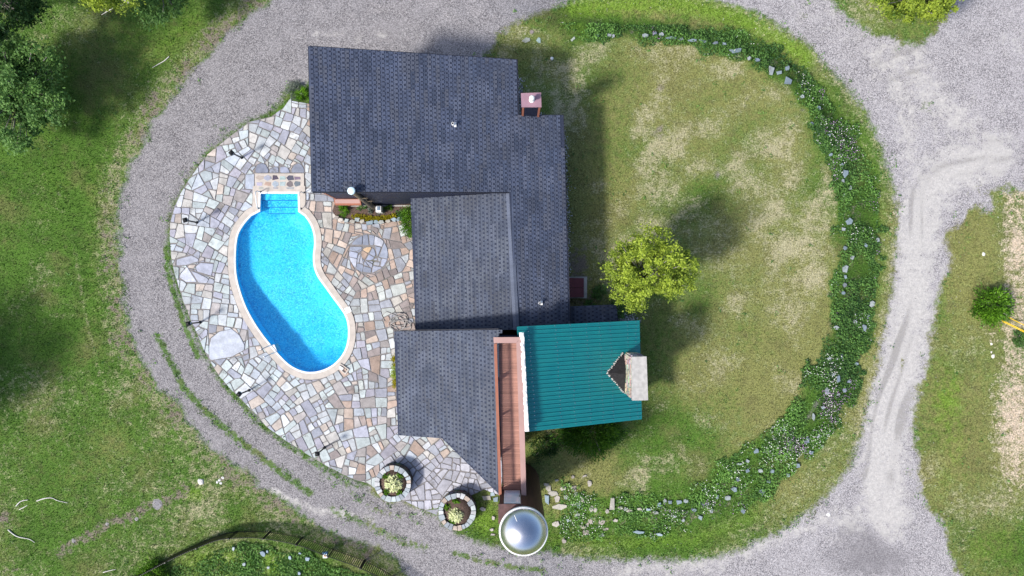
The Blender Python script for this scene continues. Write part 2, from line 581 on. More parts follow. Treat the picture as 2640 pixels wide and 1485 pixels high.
M = {
    'ground': ground_material(), 'grass': grass_material(), 'water': water_material(), 'liner': liner_material(),
    'shingle': shingle_material(), 'siding': siding_material(), 'wood': wood_siding_material(), 'boards': deck_material(),
    'stone': flag_material(),
    'rubble': tinted('rubble_stone', 0.85, 18.0, 0.30, 5.0, 0.25, 0.6, 0.2, 0.02),
    'mortar': mortar_material(),
    'coping': simple('pool_coping', (0.50, 0.45, 0.40), 0.8, var=0.12, scale=2.5, bump=0.15),
    'white': simple('white_paint', (0.80, 0.80, 0.79), 0.4, var=0.05),
    'teal': None,
    'copper': simple('copper_brown_trim', srgb(156, 98, 76), 0.5, var=0.08),
    'pinkmetal': simple('pink_brown_metal', srgb(174, 140, 132), 0.45, var=0.06, scale=1.5),
    'mauve': simple('mauve_metal_cap', srgb(150, 118, 130), 0.45, var=0.10, scale=2.0),
    'darktrim': simple('dark_fascia', (0.020, 0.022, 0.034), 0.6, var=0.2),
    'black': simple('black_metal', (0.012, 0.012, 0.013), 0.45, var=0.2),
    'membrane': simple('black_membrane', (0.016, 0.015, 0.016), 0.7, var=0.5, scale=10),
    'concrete': simple('concrete_cap', (0.42, 0.405, 0.38), 0.9, var=0.16, scale=5.0, bump=0.3),
    'chrome': simple('stainless_steel', (0.62, 0.63, 0.65), 0.25, 1.0, var=0.03),
    'polewood': simple('weathered_pole', (0.13, 0.105, 0.075), 0.9, var=0.4, scale=9, bump=0.5),
    'maroon': simple('maroon_steel', (0.115, 0.022, 0.034), 0.45, var=0.15, scale=3),
    'soil': simple('bark_mulch', (0.105, 0.07, 0.055), 0.95, var=0.7, scale=22, bump=0.8, bscale=25),
    'bark': simple('grey_bark', (0.30, 0.275, 0.25), 0.9, var=0.35, scale=8, bump=0.4),
    'birch': simple('bleached_wood', (0.70, 0.67, 0.62), 0.85, var=0.2, scale=6),
    'hose': simple('grey_hose', (0.36, 0.345, 0.33), 0.5, var=0.1),
    'yellow': simple('yellow_plastic', (0.85, 0.55, 0.03), 0.5, var=0.08),
    'cable': simple('steel_cable', (0.25, 0.25, 0.26), 0.5, 0.6, var=0.1),
    'redbrown': simple('red_brown_roofing', (0.115, 0.062, 0.060), 0.75, var=0.25, scale=4),
    'glass': simple('door_glass', (0.68, 0.78, 0.88), 0.12, var=0.1, scale=2, spec=0.8),
    'leaf_mid': leafy('leaf_mid_green', (0.026, 0.085, 0.026), (0.16, 0.31, 0.075)),
    'leaf_lime': leafy('leaf_yellow_green', (0.055, 0.125, 0.014), (0.52, 0.64, 0.075), 0.35),
    'leaf_fresh': leafy('leaf_fresh_green', (0.03, 0.105, 0.010), (0.19, 0.40, 0.020)),
    'leaf_dark': leafy('leaf_dark_green', (0.008, 0.034, 0.010), (0.045, 0.115, 0.022)),
    'leaf_yellow': leafy('leaf_gold', (0.17, 0.16, 0.010), (0.52, 0.46, 0.020)),
    'leaf_cream': leafy('leaf_variegated', (0.22, 0.32, 0.08), (0.82, 0.84, 0.50), 0.2),
    'leaf_grey': leafy('leaf_grey_green', (0.07, 0.095, 0.075), (0.24, 0.28, 0.23)),
    'cover': leafy('ground_cover_leaf', (0.030, 0.090, 0.026), (0.21, 0.42, 0.085), 0.25),
    'petal_white': leafy('white_petals', (0.70, 0.71, 0.66), (0.86, 0.86, 0.82), 0.1),
    'petal_purple': leafy('purple_petals', (0.22, 0.10, 0.26), (0.48, 0.28, 0.52), 0.1),
    'capblue': simple('pale_cap', (0.62, 0.78, 0.84), 0.35, var=0.03),
    'metal_blue': simple('meter_steel', (0.30, 0.40, 0.52), 0.3, 0.5, var=0.1),
    'nosing': simple('step_edge_tile', (0.01, 0.22, 0.50), 0.4, var=0.1),
    'signblue': simple('blue_paint', (0.05, 0.17, 0.36), 0.5, var=0.05),
    'signorange': simple('orange_paint', (0.75, 0.30, 0.14), 0.5, var=0.05),
    'lime_rock': tinted('white_rock', 0.85, 9.0, 0.15, 3.0, 0.1, 0.4),
}
def teal_material():
    t = NT('teal_metal_roof')
    mp = t.n('ShaderNodeMapping')
    mp.inputs['Scale'].default_value = (0.25, 3.0, 0.25)
    t.l(t.pos(), mp.inputs[0])
    c = t.mix(t.noise(1.3, 4), (0.000, 0.170, 0.205), (0.008, 0.24, 0.235))
    c = t.mix(t.rng(t.noise(1.0, 5, 0.7, mp.outputs[0]), 0.45, 0.8, 0, 0.35), c, (0.03, 0.24, 0.25))
    return t.done(t.bsdf(c, t.rng(t.noise(3.0, 3), 0.3, 0.7, 0.32, 0.45), 0.0, None, 0.6))
M['teal'] = teal_material()
def dome_material():
    t = NT('dome_metal')
    return t.done(t.bsdf((0.62, 0.64, 0.70), t.rng(t.noise(2.0, 3), 0.3, 0.7, 0.22, 0.30), 1.0))
M['dome'] = dome_material()

# ------------------------------------------------------------------ terrain
V2S = 1.02484
vw = lambda L: [(x * V2S, y * V2S) for x, y in L]
bank_in = vw([(1300, 60), (1400, 84), (1520, 96), (1600, 97), (1680, 102), (1760, 112), (1850, 138), (1940, 186), (1985, 214), (2052, 306), (2096, 420), (2108, 520), (2108, 650), (2100, 750), (2080, 850), (2045, 920), (1980, 1045), (1885, 1128), (1780, 1200), (1650, 1248), (1530, 1258), (1440, 1215), (1385, 1200), (1300, 1240), (900, 1260), (0, 1250), (0, 60)])
bank_out = vw([(1300, 0), (1450, 34), (1560, 46), (1700, 52), (1850, 78), (1950, 115), (2050, 195), (2120, 290), (2188, 400), (2212, 540), (2208, 640), (2198, 760), (2182, 860), (2162, 950), (2112, 1060), (2022, 1150), (1920, 1250), (1800, 1318), (1600, 1352), (1450, 1358), (1380, 1345), (1300, 1345), (900, 1345), (-100, 1345), (-100, -40)])
drop_at = lambda x: 0.8 * sstep(-1.5, 5.0, np.asarray(x, float))
A_W = [P(x, y)[:2] for x, y in bank_in]
B_W = []
for x, y in bank_out:
    p = P(x, y)
    B_W.append(P(x, y, -float(drop_at(p.x)))[:2])
def ground_z(X, Y):
    X, Y = np.asarray(X, float), np.asarray(Y, float)
    a, b = sdf(X, Y, A_W), sdf(X, Y, B_W)
    t = np.where(a > 0, 0, np.where(b < 0, 1, np.abs(a) / (np.abs(a) + np.abs(b) + 1e-6)))
    t = t * t * (3 - 2 * t)
    lump = (vnoise(X, Y, 0.9, 3) - 0.5) * 0.10 * np.clip(t * (1 - t) * 4, 0, 1)
    return -drop_at(X) * t + lump
def gz(x, y):
    return float(ground_z(np.array([x]), np.array([y]))[0])
def G(px, py, dz=0.0):
    """point on the terrain"""
    z = 0.0
    for _ in range(4):
        p = P(px, py, z)
        z = gz(p.x, p.y)
    p.z = z + dz
    return p
def GL(L):
    return [tuple(G(x, y)[:2]) for x, y in L]

road_outer = GL([(720, -100), (696, 6), (621, 56), (559, 115), (503, 174), (450, 236), (410, 286), (373, 351), (338, 419), (314, 493), (306, 555), (301, 617), (304, 680), (311, 726), (320, 788), (329, 847), (350, 900), (375, 940), (416, 992), (463, 1048), (497, 1106), (543, 1156), (590, 1190), (668, 1246), (745, 1299), (800, 1338), (883, 1383), (966, 1419), (1021, 1444), (1060, 1500), (1090, 1600), (2520, 1600), (2480, 1485), (2460, 1435), (2429, 1342), (2400, 1314), (2376, 1268), (2361, 1221), (2365, 1173), (2361, 1110), (2359, 1048), (2365, 1005), (2387, 946), (2400, 887), (2409, 847), (2418, 788), (2437, 726), (2443, 664), (2474, 592), (2560, 520), (2623, 470), (2720, 440), (2900, 400), (2900, -160), (2450, -160), (2432, 40), (2415, 93), (2340, 105), (2290, 95), (2244, 87), (2225, 71), (2182, 34), (2129, 0), (2040, -70), (1900, -150), (1600, -180), (1300, -150), (1000, -120)])
road_inner = GL([(1250, 150), (1290, 87), (1337, 56), (1414, 25), (1461, 6), (1520, -14), (1650, -30), (1780, -20), (1893, 16), (1964, 40), (2026, 78), (2088, 121), (2135, 177), (2182, 224), (2216, 270), (2247, 323), (2275, 379), (2287, 435), (2300, 471), (2314, 540), (2311, 586), (2308, 648), (2300, 726), (2291, 788), (2283, 835), (2269, 887), (2260, 955), (2241, 1017), (2226, 1080), (2210, 1142), (2187, 1205), (2128, 1277), (2081, 1315), (2004, 1374), (1911, 1414), (1848, 1433), (1786, 1442), (1693, 1442), (1600, 1440), (1522, 1437), (1455, 1429), (1405, 1419), (1288, 1408), (1243, 1400), (1203, 1382), (1163, 1366), (1126, 1330), (1085, 1312), (1040, 1292), (990, 1290), (949, 1255), (916, 1240), (877, 1224), (828, 1197), (800, 1180), (740, 1142), (687, 1104), (662, 1074), (629, 1041), (593, 1005), (566, 974), (540, 938), (520, 902), (504, 862), (487, 826), (471, 784), (456, 740), (445, 698), (438, 664), (434, 617), (435, 574), (450, 530), (497, 447), (540, 392), (606, 340), (643, 312), (690, 296), (725, 262), (745, 225), (800, 215), (870, 225), (1240, 195)])
patio_px = [(745, 258), (730, 279), (699, 301), (643, 314), (606, 342), (575, 366), (540, 394), (512, 429), (497, 450), (484, 468), (463, 505), (450, 533), (439, 574), (438, 617), (442, 664), (449, 698), (460, 738), (475, 782), (491, 824), (508, 860), (524, 899), (543, 935), (566, 970), (593, 1001), (629, 1037), (662, 1070), (687, 1100), (740, 1138), (800, 1176), (828, 1193), (877, 1220), (916, 1237), (949, 1246), (985, 1272), (1040, 1290), (1085, 1312), (1126, 1328), (1150, 1300), (1205, 1282), (1248, 1262), (1290, 1278), (1300, 1200), (1300, 500), (900, 500), (880, 300), (800, 268)]
PATIO = [tuple(P(x, y)[:2]) for x, y in patio_px]

# pool outline (water edge)
pool_px = [(672, 499), (671, 545)] + catmull([(648, 557), (629, 579), (615, 604), (609.5, 635), (608, 676), (611, 714), (621, 753), (635, 791), (654, 827), (676, 860), (702, 893), (726, 921), (748, 941), (773, 954), (797, 959), (825, 956), (853, 944), (875, 925), (891, 899), (898, 868), (897, 838), (891, 816), (879, 796), (859, 769), (839, 741), (820, 714), (810, 688), (808, 660), (810, 640), (811, 621), (808, 599), (800, 577), (786, 557)], 4, False) + [(770, 546), (769, 499)]
POOL = [tuple(P(x, y)[:2]) for x, y in pool_px]
def area2(p):
    return 0.5 * sum(p[i][0] * p[(i + 1) % len(p)][1] - p[(i + 1) % len(p)][0] * p[i][1] for i in range(len(p)))
if area2(POOL) < 0:
    POOL = POOL[::-1]
def offset_poly(pts, d):
    """ccw polygon grown by d (number, or per-edge list: edge i runs from i to i+1)"""
    n = len(pts)
    ds = d if hasattr(d, '__len__') else [d] * n
    out = []
    for i in range(n):
        p0, p1, p2 = (Vector(pts[(i + j) % n][:2]) for j in (-1, 0, 1))
        e0, e1 = (p1 - p0).normalized(), (p2 - p1).normalized()
        n0, n1 = Vector((e0.y, -e0.x)), Vector((e1.y, -e1.x))
        a, b = p1 + n0 * ds[(i - 1) % n], p1 + n1 * ds[i]
        cr = e0.x * e1.y - e0.y * e1.x
        if abs(cr) < 0.02:
            q = (a + b) / 2
        else:
            t = ((b - a).x * e1.y - (b - a).y * e1.x) / cr
            q = a + e0 * t
        out.append((q.x, q.y))
    return out
COPE_OUT = offset_poly(POOL, 0.46)
COPE_IN = offset_poly(POOL, 0.10)

# --- grid
step = 0.16
gx = np.concatenate([[-900, -300, -120, -70], np.arange(-46, 46.01, step), [70, 120, 300, 900]])
gy = np.concatenate([[-900, -300, -110, -55], np.arange(-28.5, 28.51, step), [55, 110, 300, 900]])
GX, GY = np.meshgrid(gx, gy)
NXg, NYg = len(gx), len(gy)
PXs, PYs = GX / K + 1320, -GY / K + 742.5       # plateau survey coordinates of each vertex
GZ = ground_z(GX, GY)
scl = CAM_H / (CAM_H - GZ)
PXs, PYs = (PXs - 1320) * scl + 1320, (PYs - 742.5) * scl + 742.5

d_out, d_in = sdf(GX, GY, road_outer), sdf(GX, GY, road_inner)
d_out = d_out + (fbm(GX, GY, 2.2, 95) - 0.5) * 3.2 * sstep(24, 27, GX) * sstep(0, 3, GY) + (fbm(GX, GY, 1.1, 96) - 0.5) * 0.9
road = np.minimum(d_out, -d_in)
def near(line, w):
    return np.exp(-(seg_dist(GX, GY, GL(line), False) / w) ** 2)
def blob(px, py, rx, ry=None, a=0.0):
    ry = ry or rx
    c, s = math.cos(a), math.sin(a)
    u, v = (PXs - px) * c + (PYs - py) * s, -(PXs - px) * s + (PYs - py) * c
    return np.exp(-((u / rx) ** 2 + (v / ry) ** 2))
left = sstep(-5.0, -9.0, GX)
right_out = (d_out < 0) & (GX > 10)
inner = (d_in > 0)
A_S, B_S = sdf(GX, GY, A_W), sdf(GX, GY, B_W)
bwob = (vnoise(GX, GY, 0.9, 61) - 0.5) * 1.3 + (vnoise(GX, GY, 0.3, 62) - 0.5) * 0.6
bank = np.clip(np.minimum(-A_S - bwob * 0.7, B_S + bwob * 0.7) / 0.9 + 0.4, 0, 1) * sstep(2.5, 5.5, GX)
n1, n2, n3, n4 = fbm(GX, GY, 6.0, 1), fbm(GX, GY, 2.5, 2), fbm(GX, GY, 11.0, 8), fbm(GX, GY, 1.2, 5)

sand = np.maximum.reduce([0.78 * near([(2560, 400), (2440, 440), (2380, 520), (2360, 650), (2350, 800), (2325, 950), (2290, 1080), (2270, 1230), (2290, 1330)], 1.9),
                          0.42 * blob(2480, 330, 170, 120), 0.55 * near([(2330, 130), (2400, 250), (2480, 320)], 1.6), 0.55 * blob(2200, 1340, 130, 60), 0.5 * near([(2160, 1320), (2000, 1395), (1850, 1455), (1600, 1470)], 0.7),
                          0.5 * near([(2260, 140), (2330, 260), (2350, 420)], 1.2), 0.30 * blob(2120, 60, 220, 80), 0.62 * near([(700, 1265), (800, 1310), (960, 1338)], 0.35),
                          0.38 * blob(1330, 1452, 200, 22), 0.42 * blob(870, 90, 220, 18), 0.35 * blob(2620, 100, 150, 90)])
sand = np.where(road > -1.5, sand, 0)
# tyre streaks and washed-out lines follow the right-hand road
def road_frame(line):
    pts = GL(line)
    best, off, arc = np.full(GX.shape, 1e9), np.zeros_like(GX), np.zeros_like(GX)
    run = 0.0
    for (ax, ay), (bx, by) in zip(pts[:-1], pts[1:]):
        L = math.hypot(bx - ax, by - ay)
        ux, uy = (bx - ax) / L, (by - ay) / L
        t = np.clip((GX - ax) * ux + (GY - ay) * uy, 0, L)
        qx, qy = GX - ax - ux * t, GY - ay - uy * t
        d = np.hypot(qx, qy)
        m = d < best
        best = np.where(m, d, best)
        off = np.where(m, np.sign(ux * qy - uy * qx) * d, off)
        arc = np.where(m, run + t, arc)
        run += L
    return off, arc
ro_, rs_ = road_frame(catmull([(2700, 380), (2500, 420), (2410, 470), (2380, 560), (2365, 700), (2345, 850), (2315, 980), (2285, 1100), (2265, 1230), (2180, 1330), (2000, 1420), (1750, 1475)], 5, False))
wig = (vnoise(rs_, ro_ * 0, 3.5, 70) - 0.5) * 1.3
trk = np.clip((vnoise(ro_ + wig, rs_ * 0.10, 0.42, 71) - 0.52) * 2.6, 0, 1) * 0.8 + np.clip((vnoise(ro_ + wig * 1.6, rs_ * 0.16, 0.9, 72) - 0.55) * 2.2, 0, 1) * 0.5
trk = 1.2 * trk * np.clip(sand * 1.4, 0, 1) + 0.35 * near([(2300, 110), (2360, 150), (2420, 140)], 0.25) + 0.3 * near([(2200, 1240), (2260, 1220), (2320, 1240)], 0.5)
damp = np.clip(0.75 * blob(2230, 1400, 150, 75, 0.5) + 0.45 * blob(2120, 1460, 320, 50) + 0.22 * (left * (road > 0)) + 0.35 * near([(330, 640), (340, 760), (400, 930), (520, 1080), (660, 1200)], 0.6), 0, 1)
weeds = np.maximum.reduce([0.80 * near([(405, 866), (441, 935), (474, 998), (521, 1053), (566, 1095), (650, 1160), (720, 1215), (800, 1270)], 0.42), 0.68 * near([(855, 1314), (949, 1353), (1034, 1397), (1098, 1411)], 0.5), 0.75 * near([(1170, 1425), (1241, 1446), (1338, 1463), (1400, 1470)], 0.32),
                           0.85 * near([(428, 640), (432, 690), (446, 750), (476, 840), (510, 920)], 0.30), 0.72 * near([(572, 990), (620, 1040), (660, 1085), (740, 1150), (830, 1208), (920, 1255)], 0.28), 0.6 * near([(436, 560), (460, 500), (520, 415)], 0.14), 0.55 * near([(830, 1225), (900, 1265), (960, 1310), (1080, 1340)], 0.5), 0.62 * near([(2328, 905), (2322, 955)], 0.22), 0.5 * near([(2040, 18), (2072, 42)], 0.3), 0.6 * blob(2375, 118, 18), 0.55 * blob(2390, 270, 26),
                           0.5 * near([(480, 460), (530, 410), (590, 360), (570, 330)], 0.5), 0.45 * blob(2560, 500, 60, 30), 0.5 * near([(2000, 1380), (2100, 1320)], 0.3)])
lush = 0.45 + (n1 - 0.5) * 1.4
lush = np.where(GX < -9, lush + 0.45, lush)
dry = np.zeros_like(GX)
edge = np.exp(-np.clip(-d_out - 0.55, 0, 9) ** 2 / 1.1 ** 2) * (d_out < 0) * (GX < 2)
dry = np.maximum(dry, 0.55 * edge)
inlawn = inner & (GX > -1) & (A_S > 0)
dry_in = 0.33 - 0.10 * sstep(1, -6, GY) + (n1 - 0.5) * 0.3 + (n2 - 0.5) * 0.9 + (n4 - 0.5) * 1.1 + 0.20 * blob(2060, 560, 110, 260) + 0.15 * blob(1750, 350, 260, 160) + 0.15 * blob(1480, 130, 100, 90) - 0.22 * blob(1860, 420, 60, 130, 0.6) - 0.10 * blob(1700, 1050, 200, 120)
dry = np.where(inlawn, np.maximum(dry, dry_in), dry)
vergeE = inner & (GX > 3) & (B_S < 0)
dry = np.where(vergeE, 0.16 + (n2 - 0.5) * 0.7 + 0.25 * sstep(0.9, 0.2, np.abs(d_in)), dry)
dry = np.maximum(dry, 0.42 * near([(1900, 1400), (2020, 1310), (2110, 1220), (2170, 1120)], 1.0) * vergeE)
swl = (GX < -12) & (GY < -5) & (d_out < 0)
dry = np.where(swl, np.maximum(dry, 0.27 + (n2 - 0.5) * 0.9 + 0.2 * blob(700, 1320, 150, 60) + 0.12 * blob(250, 1280, 160, 60)), dry)
dry = np.where((GX < -12) & (GY > 10) & (d_out < 0), np.maximum(dry, 0.16 + (n2 - 0.5) * 0.9), dry)
dry = np.where((GX < -12) & (d_out < 0), np.maximum(dry, -0.10 + (n2 - 0.5) * 1.0 + 0.5 * (n1 - 0.5)), dry)
dry = np.where(right_out, 0.16 + (n2 - 0.5) * 1.4, dry)
dry = np.maximum(dry, 0.5 * blob(2230, 40, 110, 60, 0.5) * (d_out < 0))
straw = np.where(right_out, np.maximum.reduce([0.62 * sstep(2555, 2600, PXs) * sstep(400, 470, PYs) * sstep(1330, 1220, PYs), 0.80 * blob(2620, 1080, 85, 230), 0.8 * blob(2635, 640, 75, 120), 0.5 * blob(2530, 490, 80, 45), 0.45 * blob(2560, 880, 70, 70)]) , 0) + 0.0
purple = np.maximum.reduce([0.75 * blob(1735, 330, 90, 60), 0.6 * blob(1700, 240, 120, 60), 0.85 * blob(1860, 445, 30), 0.7 * blob(1745, 120, 26, 20), 0.75 * blob(1905, 155, 22, 30), 0.7 * near([(2020, 215), (2060, 265), (2085, 310)], 0.35), 0.7 * near([(2140, 760), (2150, 860), (2100, 1060), (1960, 1180)], 0.45), 0.35 * blob(1700, 1240, 60, 20), 0.5 * blob(1785, 272, 14, 18)]) * np.clip((fbm(GX, GY, 0.7, 90) - 0.28) * 2.6, 0, 1.2) * inner
bright = np.maximum.reduce([0.8 * near([(1480, 20), (1600, 10), (1750, 8), (1900, 40), (2000, 90), (2080, 150)], 1.0), 0.45 * near([(2090, 170), (2200, 320), (2270, 480), (2285, 620), (2270, 760)], 0.6), 0.55 * near([(1460, 60), (1500, 70)], 1.0), 0.42 * near([(240, 440), (245, 560), (240, 700), (270, 850)], 1.2), 0.5 * near([(420, 130), (500, 60)], 1.3), 0.42 * blob(150, 480, 90, 70), 0.9 * blob(500, 1275, 50, 25),
                            0.75 * blob(1255, 1340, 60, 60), 0.8 * blob(620, 1450, 220, 60), 0.75 * blob(2450, 1100, 65, 260) * (n4 + 0.3), 0.5 * blob(2500, 650, 60, 110) * (n4 + 0.3), 0.6 * blob(2560, 1400, 120, 120) * (n4 + 0.3), 0.55 * near([(1420, 1390), (1600, 1400), (1800, 1390), (1950, 1330)], 0.9), 0.5 * blob(1520, 1330, 160, 50)])
bright = np.maximum(bright, 0.22 * bank)
lush = lush * (1 - bank) + bank
dry = dry * (1 - 0.8 * bank)
dry = np.maximum(dry, 0.5 * near([(190, 640), (205, 720), (225, 830), (250, 940), (300, 1060), (380, 1130)], 0.14))
soil = np.maximum.reduce([0.72 * edge * (n4 + 0.2), 0.66 * near([(150, 1430), (190, 1398), (235, 1378), (285, 1345), (330, 1335), (400, 1302), (440, 1288), (480, 1262)], 0.6), 0.8 * blob(5, 1335, 36, 30), 0.6 * blob(30, 1470, 40, 12), 0.7 * blob(152, 498, 14, 12), 0.45 * bank * (n4 > 0.52), 0.5 * blob(2420, 95, 50, 20), 0.85 * blob(1490, 690, 40, 70), 0.6 * blob(1530, 780, 60, 60)])
M1 = np.stack([road, sand, lush, dry], -1).reshape(-1, 4)
M2 = np.stack([purple, bright, straw, soil], -1).reshape(-1, 4)
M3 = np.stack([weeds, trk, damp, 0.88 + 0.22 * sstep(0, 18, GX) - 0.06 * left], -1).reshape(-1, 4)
idx = np.arange(NXg * NYg).reshape(NYg, NXg)
F = np.stack([idx[:-1, :-1], idx[:-1, 1:], idx[1:, 1:], idx[1:, :-1]], -1).reshape(-1, 4)
Vg = np.stack([GX, GY, GZ], -1).reshape(-1, 3)
cx, cy = Vg[F].mean(1)[:, 0], Vg[F].mean(1)[:, 1]
hole = inside(cx, cy, offset_poly(POOL, 0.25))
F = F[~hole]
cx, cy = cx[~hole], cy[~hole]
ground = obj('ground', np_mesh('ground', Vg, F, M['ground'], {'m1': M1, 'm2': M2, 'm3': M3}, True))
ground['kind'] = 'structure'
rmask = (np.abs(cx) < 45.9) & (np.abs(cy) < 28.4) & (road.reshape(-1)[F].min(1) > -0.05)
Fr = F[rmask]
used, inv = np.unique(Fr, return_inverse=True)
Vr = Vg[used].copy()
Vr[:, 2] += 0.008
drive = obj('driveway', np_mesh('driveway', Vr, inv.reshape(-1, 4), M['ground'], {'m1': M1[used], 'm2': M2[used], 'm3': M3[used]}, True))
drive['kind'] = 'structure'

def sample(Mx, x, y):
    """bilinear lookup of a mask stack on the regular part of the grid"""
    fx, fy = (x + 46) / step + 4, (y + 28.5) / step + 4
    i, j = np.clip(fx.astype(int), 0, NXg - 2), np.clip(fy.astype(int), 0, NYg - 2)
    u, v = (fx - i)[:, None], (fy - j)[:, None]
    q = Mx.reshape(NYg, NXg, -1)
    return q[j, i] * (1 - u) * (1 - v) + q[j, i + 1] * u * (1 - v) + q[j + 1, i] * (1 - u) * v + q[j + 1, i + 1] * u * v

# ------------------------------------------------------------------ grass blades over the lawns
def grass(nb):
    x = RNG.uniform(-36, 36, nb)
    y = RNG.uniform(-21, 21, nb)
    rd = sample(M1, x, y)[:, 0]
    wd = sample(M3, x, y)[:, 0]
    nz = vnoise(x, y, 0.35, 9)
    keep = (rd + (nz - 0.5) * 0.8 < 0.05) | (wd + (nz - 0.5) * 1.3 > 0.68)
    keep &= ~inside(x, y, PATIO)
    keep &= ~((x > -9.6) & (x < 3.0) & (y > -8.2) & (y < 13.0)) & ~((x > 0) & (x < 6.9) & (y < -2) & (y > -7.4))
    x, y = x[keep], y[keep]
    n = len(x)
    z = sample(GZ.reshape(-1, 1), x, y)[:, 0]
    m1, m2 = sample(M1, x, y), sample(M2, x, y)
    tall = RNG.uniform(0.04, 0.11, n) * (1 + 0.9 * np.clip(m2[:, 1], 0, 1))
    w = RNG.uniform(0.012, 0.026, n)
    th, ln = RNG.uniform(0, 6.283, n), RNG.uniform(0.3, 1.1, n) * tall
    ph = th + RNG.uniform(-0.6, 0.6, n)
    base = np.stack([x, y, z], -1)
    dv = np.stack([-np.sin(ph) * w, np.cos(ph) * w, np.zeros(n)], -1)
    tip = base + np.stack([np.cos(th) * ln, np.sin(th) * ln, tall], -1)
    V = np.stack([base - dv, base + dv, tip], 1).reshape(-1, 3)
    Fb = np.arange(3 * n).reshape(-1, 3)
    br = np.ones((n, 4)) * RNG.uniform(0.7, 1.5, n)[:, None]
    rep = lambda a: np.repeat(a, 3, 0)
    o = obj('lawn_grass', np_mesh('lawn_grass', V, Fb, M['grass'], {'m1': rep(m1), 'm2': rep(m2), 'm3': rep(br)}))
    return tag(o, 'short mown grass of the lawns and verges', 'grass', kind='stuff')
grass(420000)

# ------------------------------------------------------------------ leaf helpers
def leaves(centers, size, width, up=0.3, tint=None, dirs=None, fold=False):
    """diamond leaf quads at the given centres"""
    n = len(centers)
    d = RNG.normal(size=(n, 3)) if dirs is None else dirs + RNG.normal(size=(n, 3)) * 0.35
    d /= np.linalg.norm(d, axis=1)[:, None] + 1e-9
    nn = RNG.normal(size=(n, 3))
    nn[:, 2] = np.abs(nn[:, 2]) + up
    s = np.cross(d, nn)
    s /= np.linalg.norm(s, axis=1)[:, None] + 1e-9
    L = size * RNG.uniform(0.6, 1.35, n)[:, None]
    W = width * RNG.uniform(0.6, 1.3, n)[:, None]
    V = np.stack([centers - d * L / 2, centers + s * W / 2, centers + d * L / 2, centers - s * W / 2], 1).reshape(-1, 3)
    Fq = np.arange(4 * n).reshape(-1, 4)
    t = RNG.random(n) if tint is None else tint
    T = np.repeat(np.stack([t, t, t, np.ones(n)], -1), 4, 0)
    return V, Fq, T
def leaf_obj(name, parts, mat, parent=None):
    Vs, Fs, Ts, b = [], [], [], 0
    for V, Fq, T in parts:
        Vs.append(V)
        Fs.append(Fq + b)
        Ts.append(T)
        b += len(V)
    me = np_mesh(name, np.concatenate(Vs), np.concatenate(Fs), mat, {'tint': np.concatenate(Ts)})
    return obj(name, me, parent)

# broad-leaved weeds in the lawns and along the drive's edges, loose chippings on the drive
def weeds_and_chippings():
    x, y = RNG.uniform(-33, 33, 9000), RNG.uniform(-19, 19, 9000)
    rd = sample(M1, x, y)[:, 0]
    wd = sample(M3, x, y)[:, 0]
    pr = 0.10 + 0.7 * np.exp(-((rd + 0.1) / 0.5) ** 2) + 1.2 * (wd > 0.45)
    keep = (RNG.random(len(x)) < pr * fbm(x, y, 2.0, 80) * 1.2) & (rd < 0.9 + 9 * (wd > 0.45)) & ~inside(x, y, PATIO)
    keep &= ~((x > -10.2) & (x < 3.4) & (y > -8.4) & (y < 13.2)) & ~((x > 0) & (x < 7.4) & (y < -1.8) & (y > -7.8))
    x, y = x[keep], y[keep]
    n = len(x)
    k = np.repeat(np.arange(n), 9)
    sz = RNG.uniform(0.05, 0.17, n)[k]
    px_, py_ = x[k] + RNG.normal(0, 1, len(k)) * sz, y[k] + RNG.normal(0, 1, len(k)) * sz
    z = sample(GZ.reshape(-1, 1), px_, py_)[:, 0] + RNG.uniform(0.03, 0.12, len(k))
    t = np.clip(0.25 + RNG.random(n)[k] * 0.5 + RNG.normal(0, 0.12, len(k)), 0, 1)
    o = leaf_obj('lawn_weeds', [leaves(np.stack([px_, py_, z], -1), 0.12, 0.06, 1.0, t)], M['cover'])
    tag(o, 'scattered weeds in the lawns and along the drive edges', 'weeds', kind='stuff')
    x, y = RNG.uniform(-33, 33, 16000), RNG.uniform(-19, 19, 16000)
    rd = sample(M1, x, y)[:, 0]
    keep = (rd > -1.2) & (RNG.random(len(x)) < np.where(rd > 0, 0.6, 0.5)) & ~inside(x, y, PATIO)
    keep &= ~((x > -10.2) & (x < 3.4) & (y > -8.4) & (y < 13.2))
    x, y = x[keep], y[keep]
    n = len(x)
    z = sample(GZ.reshape(-1, 1), x, y)[:, 0]
    s_ = RNG.uniform(0.015, 0.045, n)
    a = RNG.uniform(0, 6.28, n)
    ring_ = [np.stack([x + np.cos(a + q) * s_, y + np.sin(a + q) * s_ * 0.8, z + 0.005], -1) for q in (0, 2.09, 4.19)]
    V = np.stack(ring_ + [np.stack([x, y, z + s_ * 0.9 + 0.01], -1)], 1).reshape(-1, 3)
    b = np.arange(n)[:, None] * 4
    Fp = np.concatenate([b + np.array([[0, 1, 3]]), b + np.array([[1, 2, 3]]), b + np.array([[2, 0, 3]])])
    g = RNG.choice([0.14, 0.3, 0.48, 0.7], n, p=[0.3, 0.3, 0.25, 0.15])
    T = np.repeat(np.stack([g, g * 0.97, g * 1.0, np.ones(n)], -1), 4, 0)
    o = obj('loose_chippings', np_mesh('loose_chippings', V, Fp, M['lime_rock'], {'tint': T}))
    tag(o, 'loose stone chippings scattered over the gravel drive', 'gravel', kind='stuff')
weeds_and_chippings()

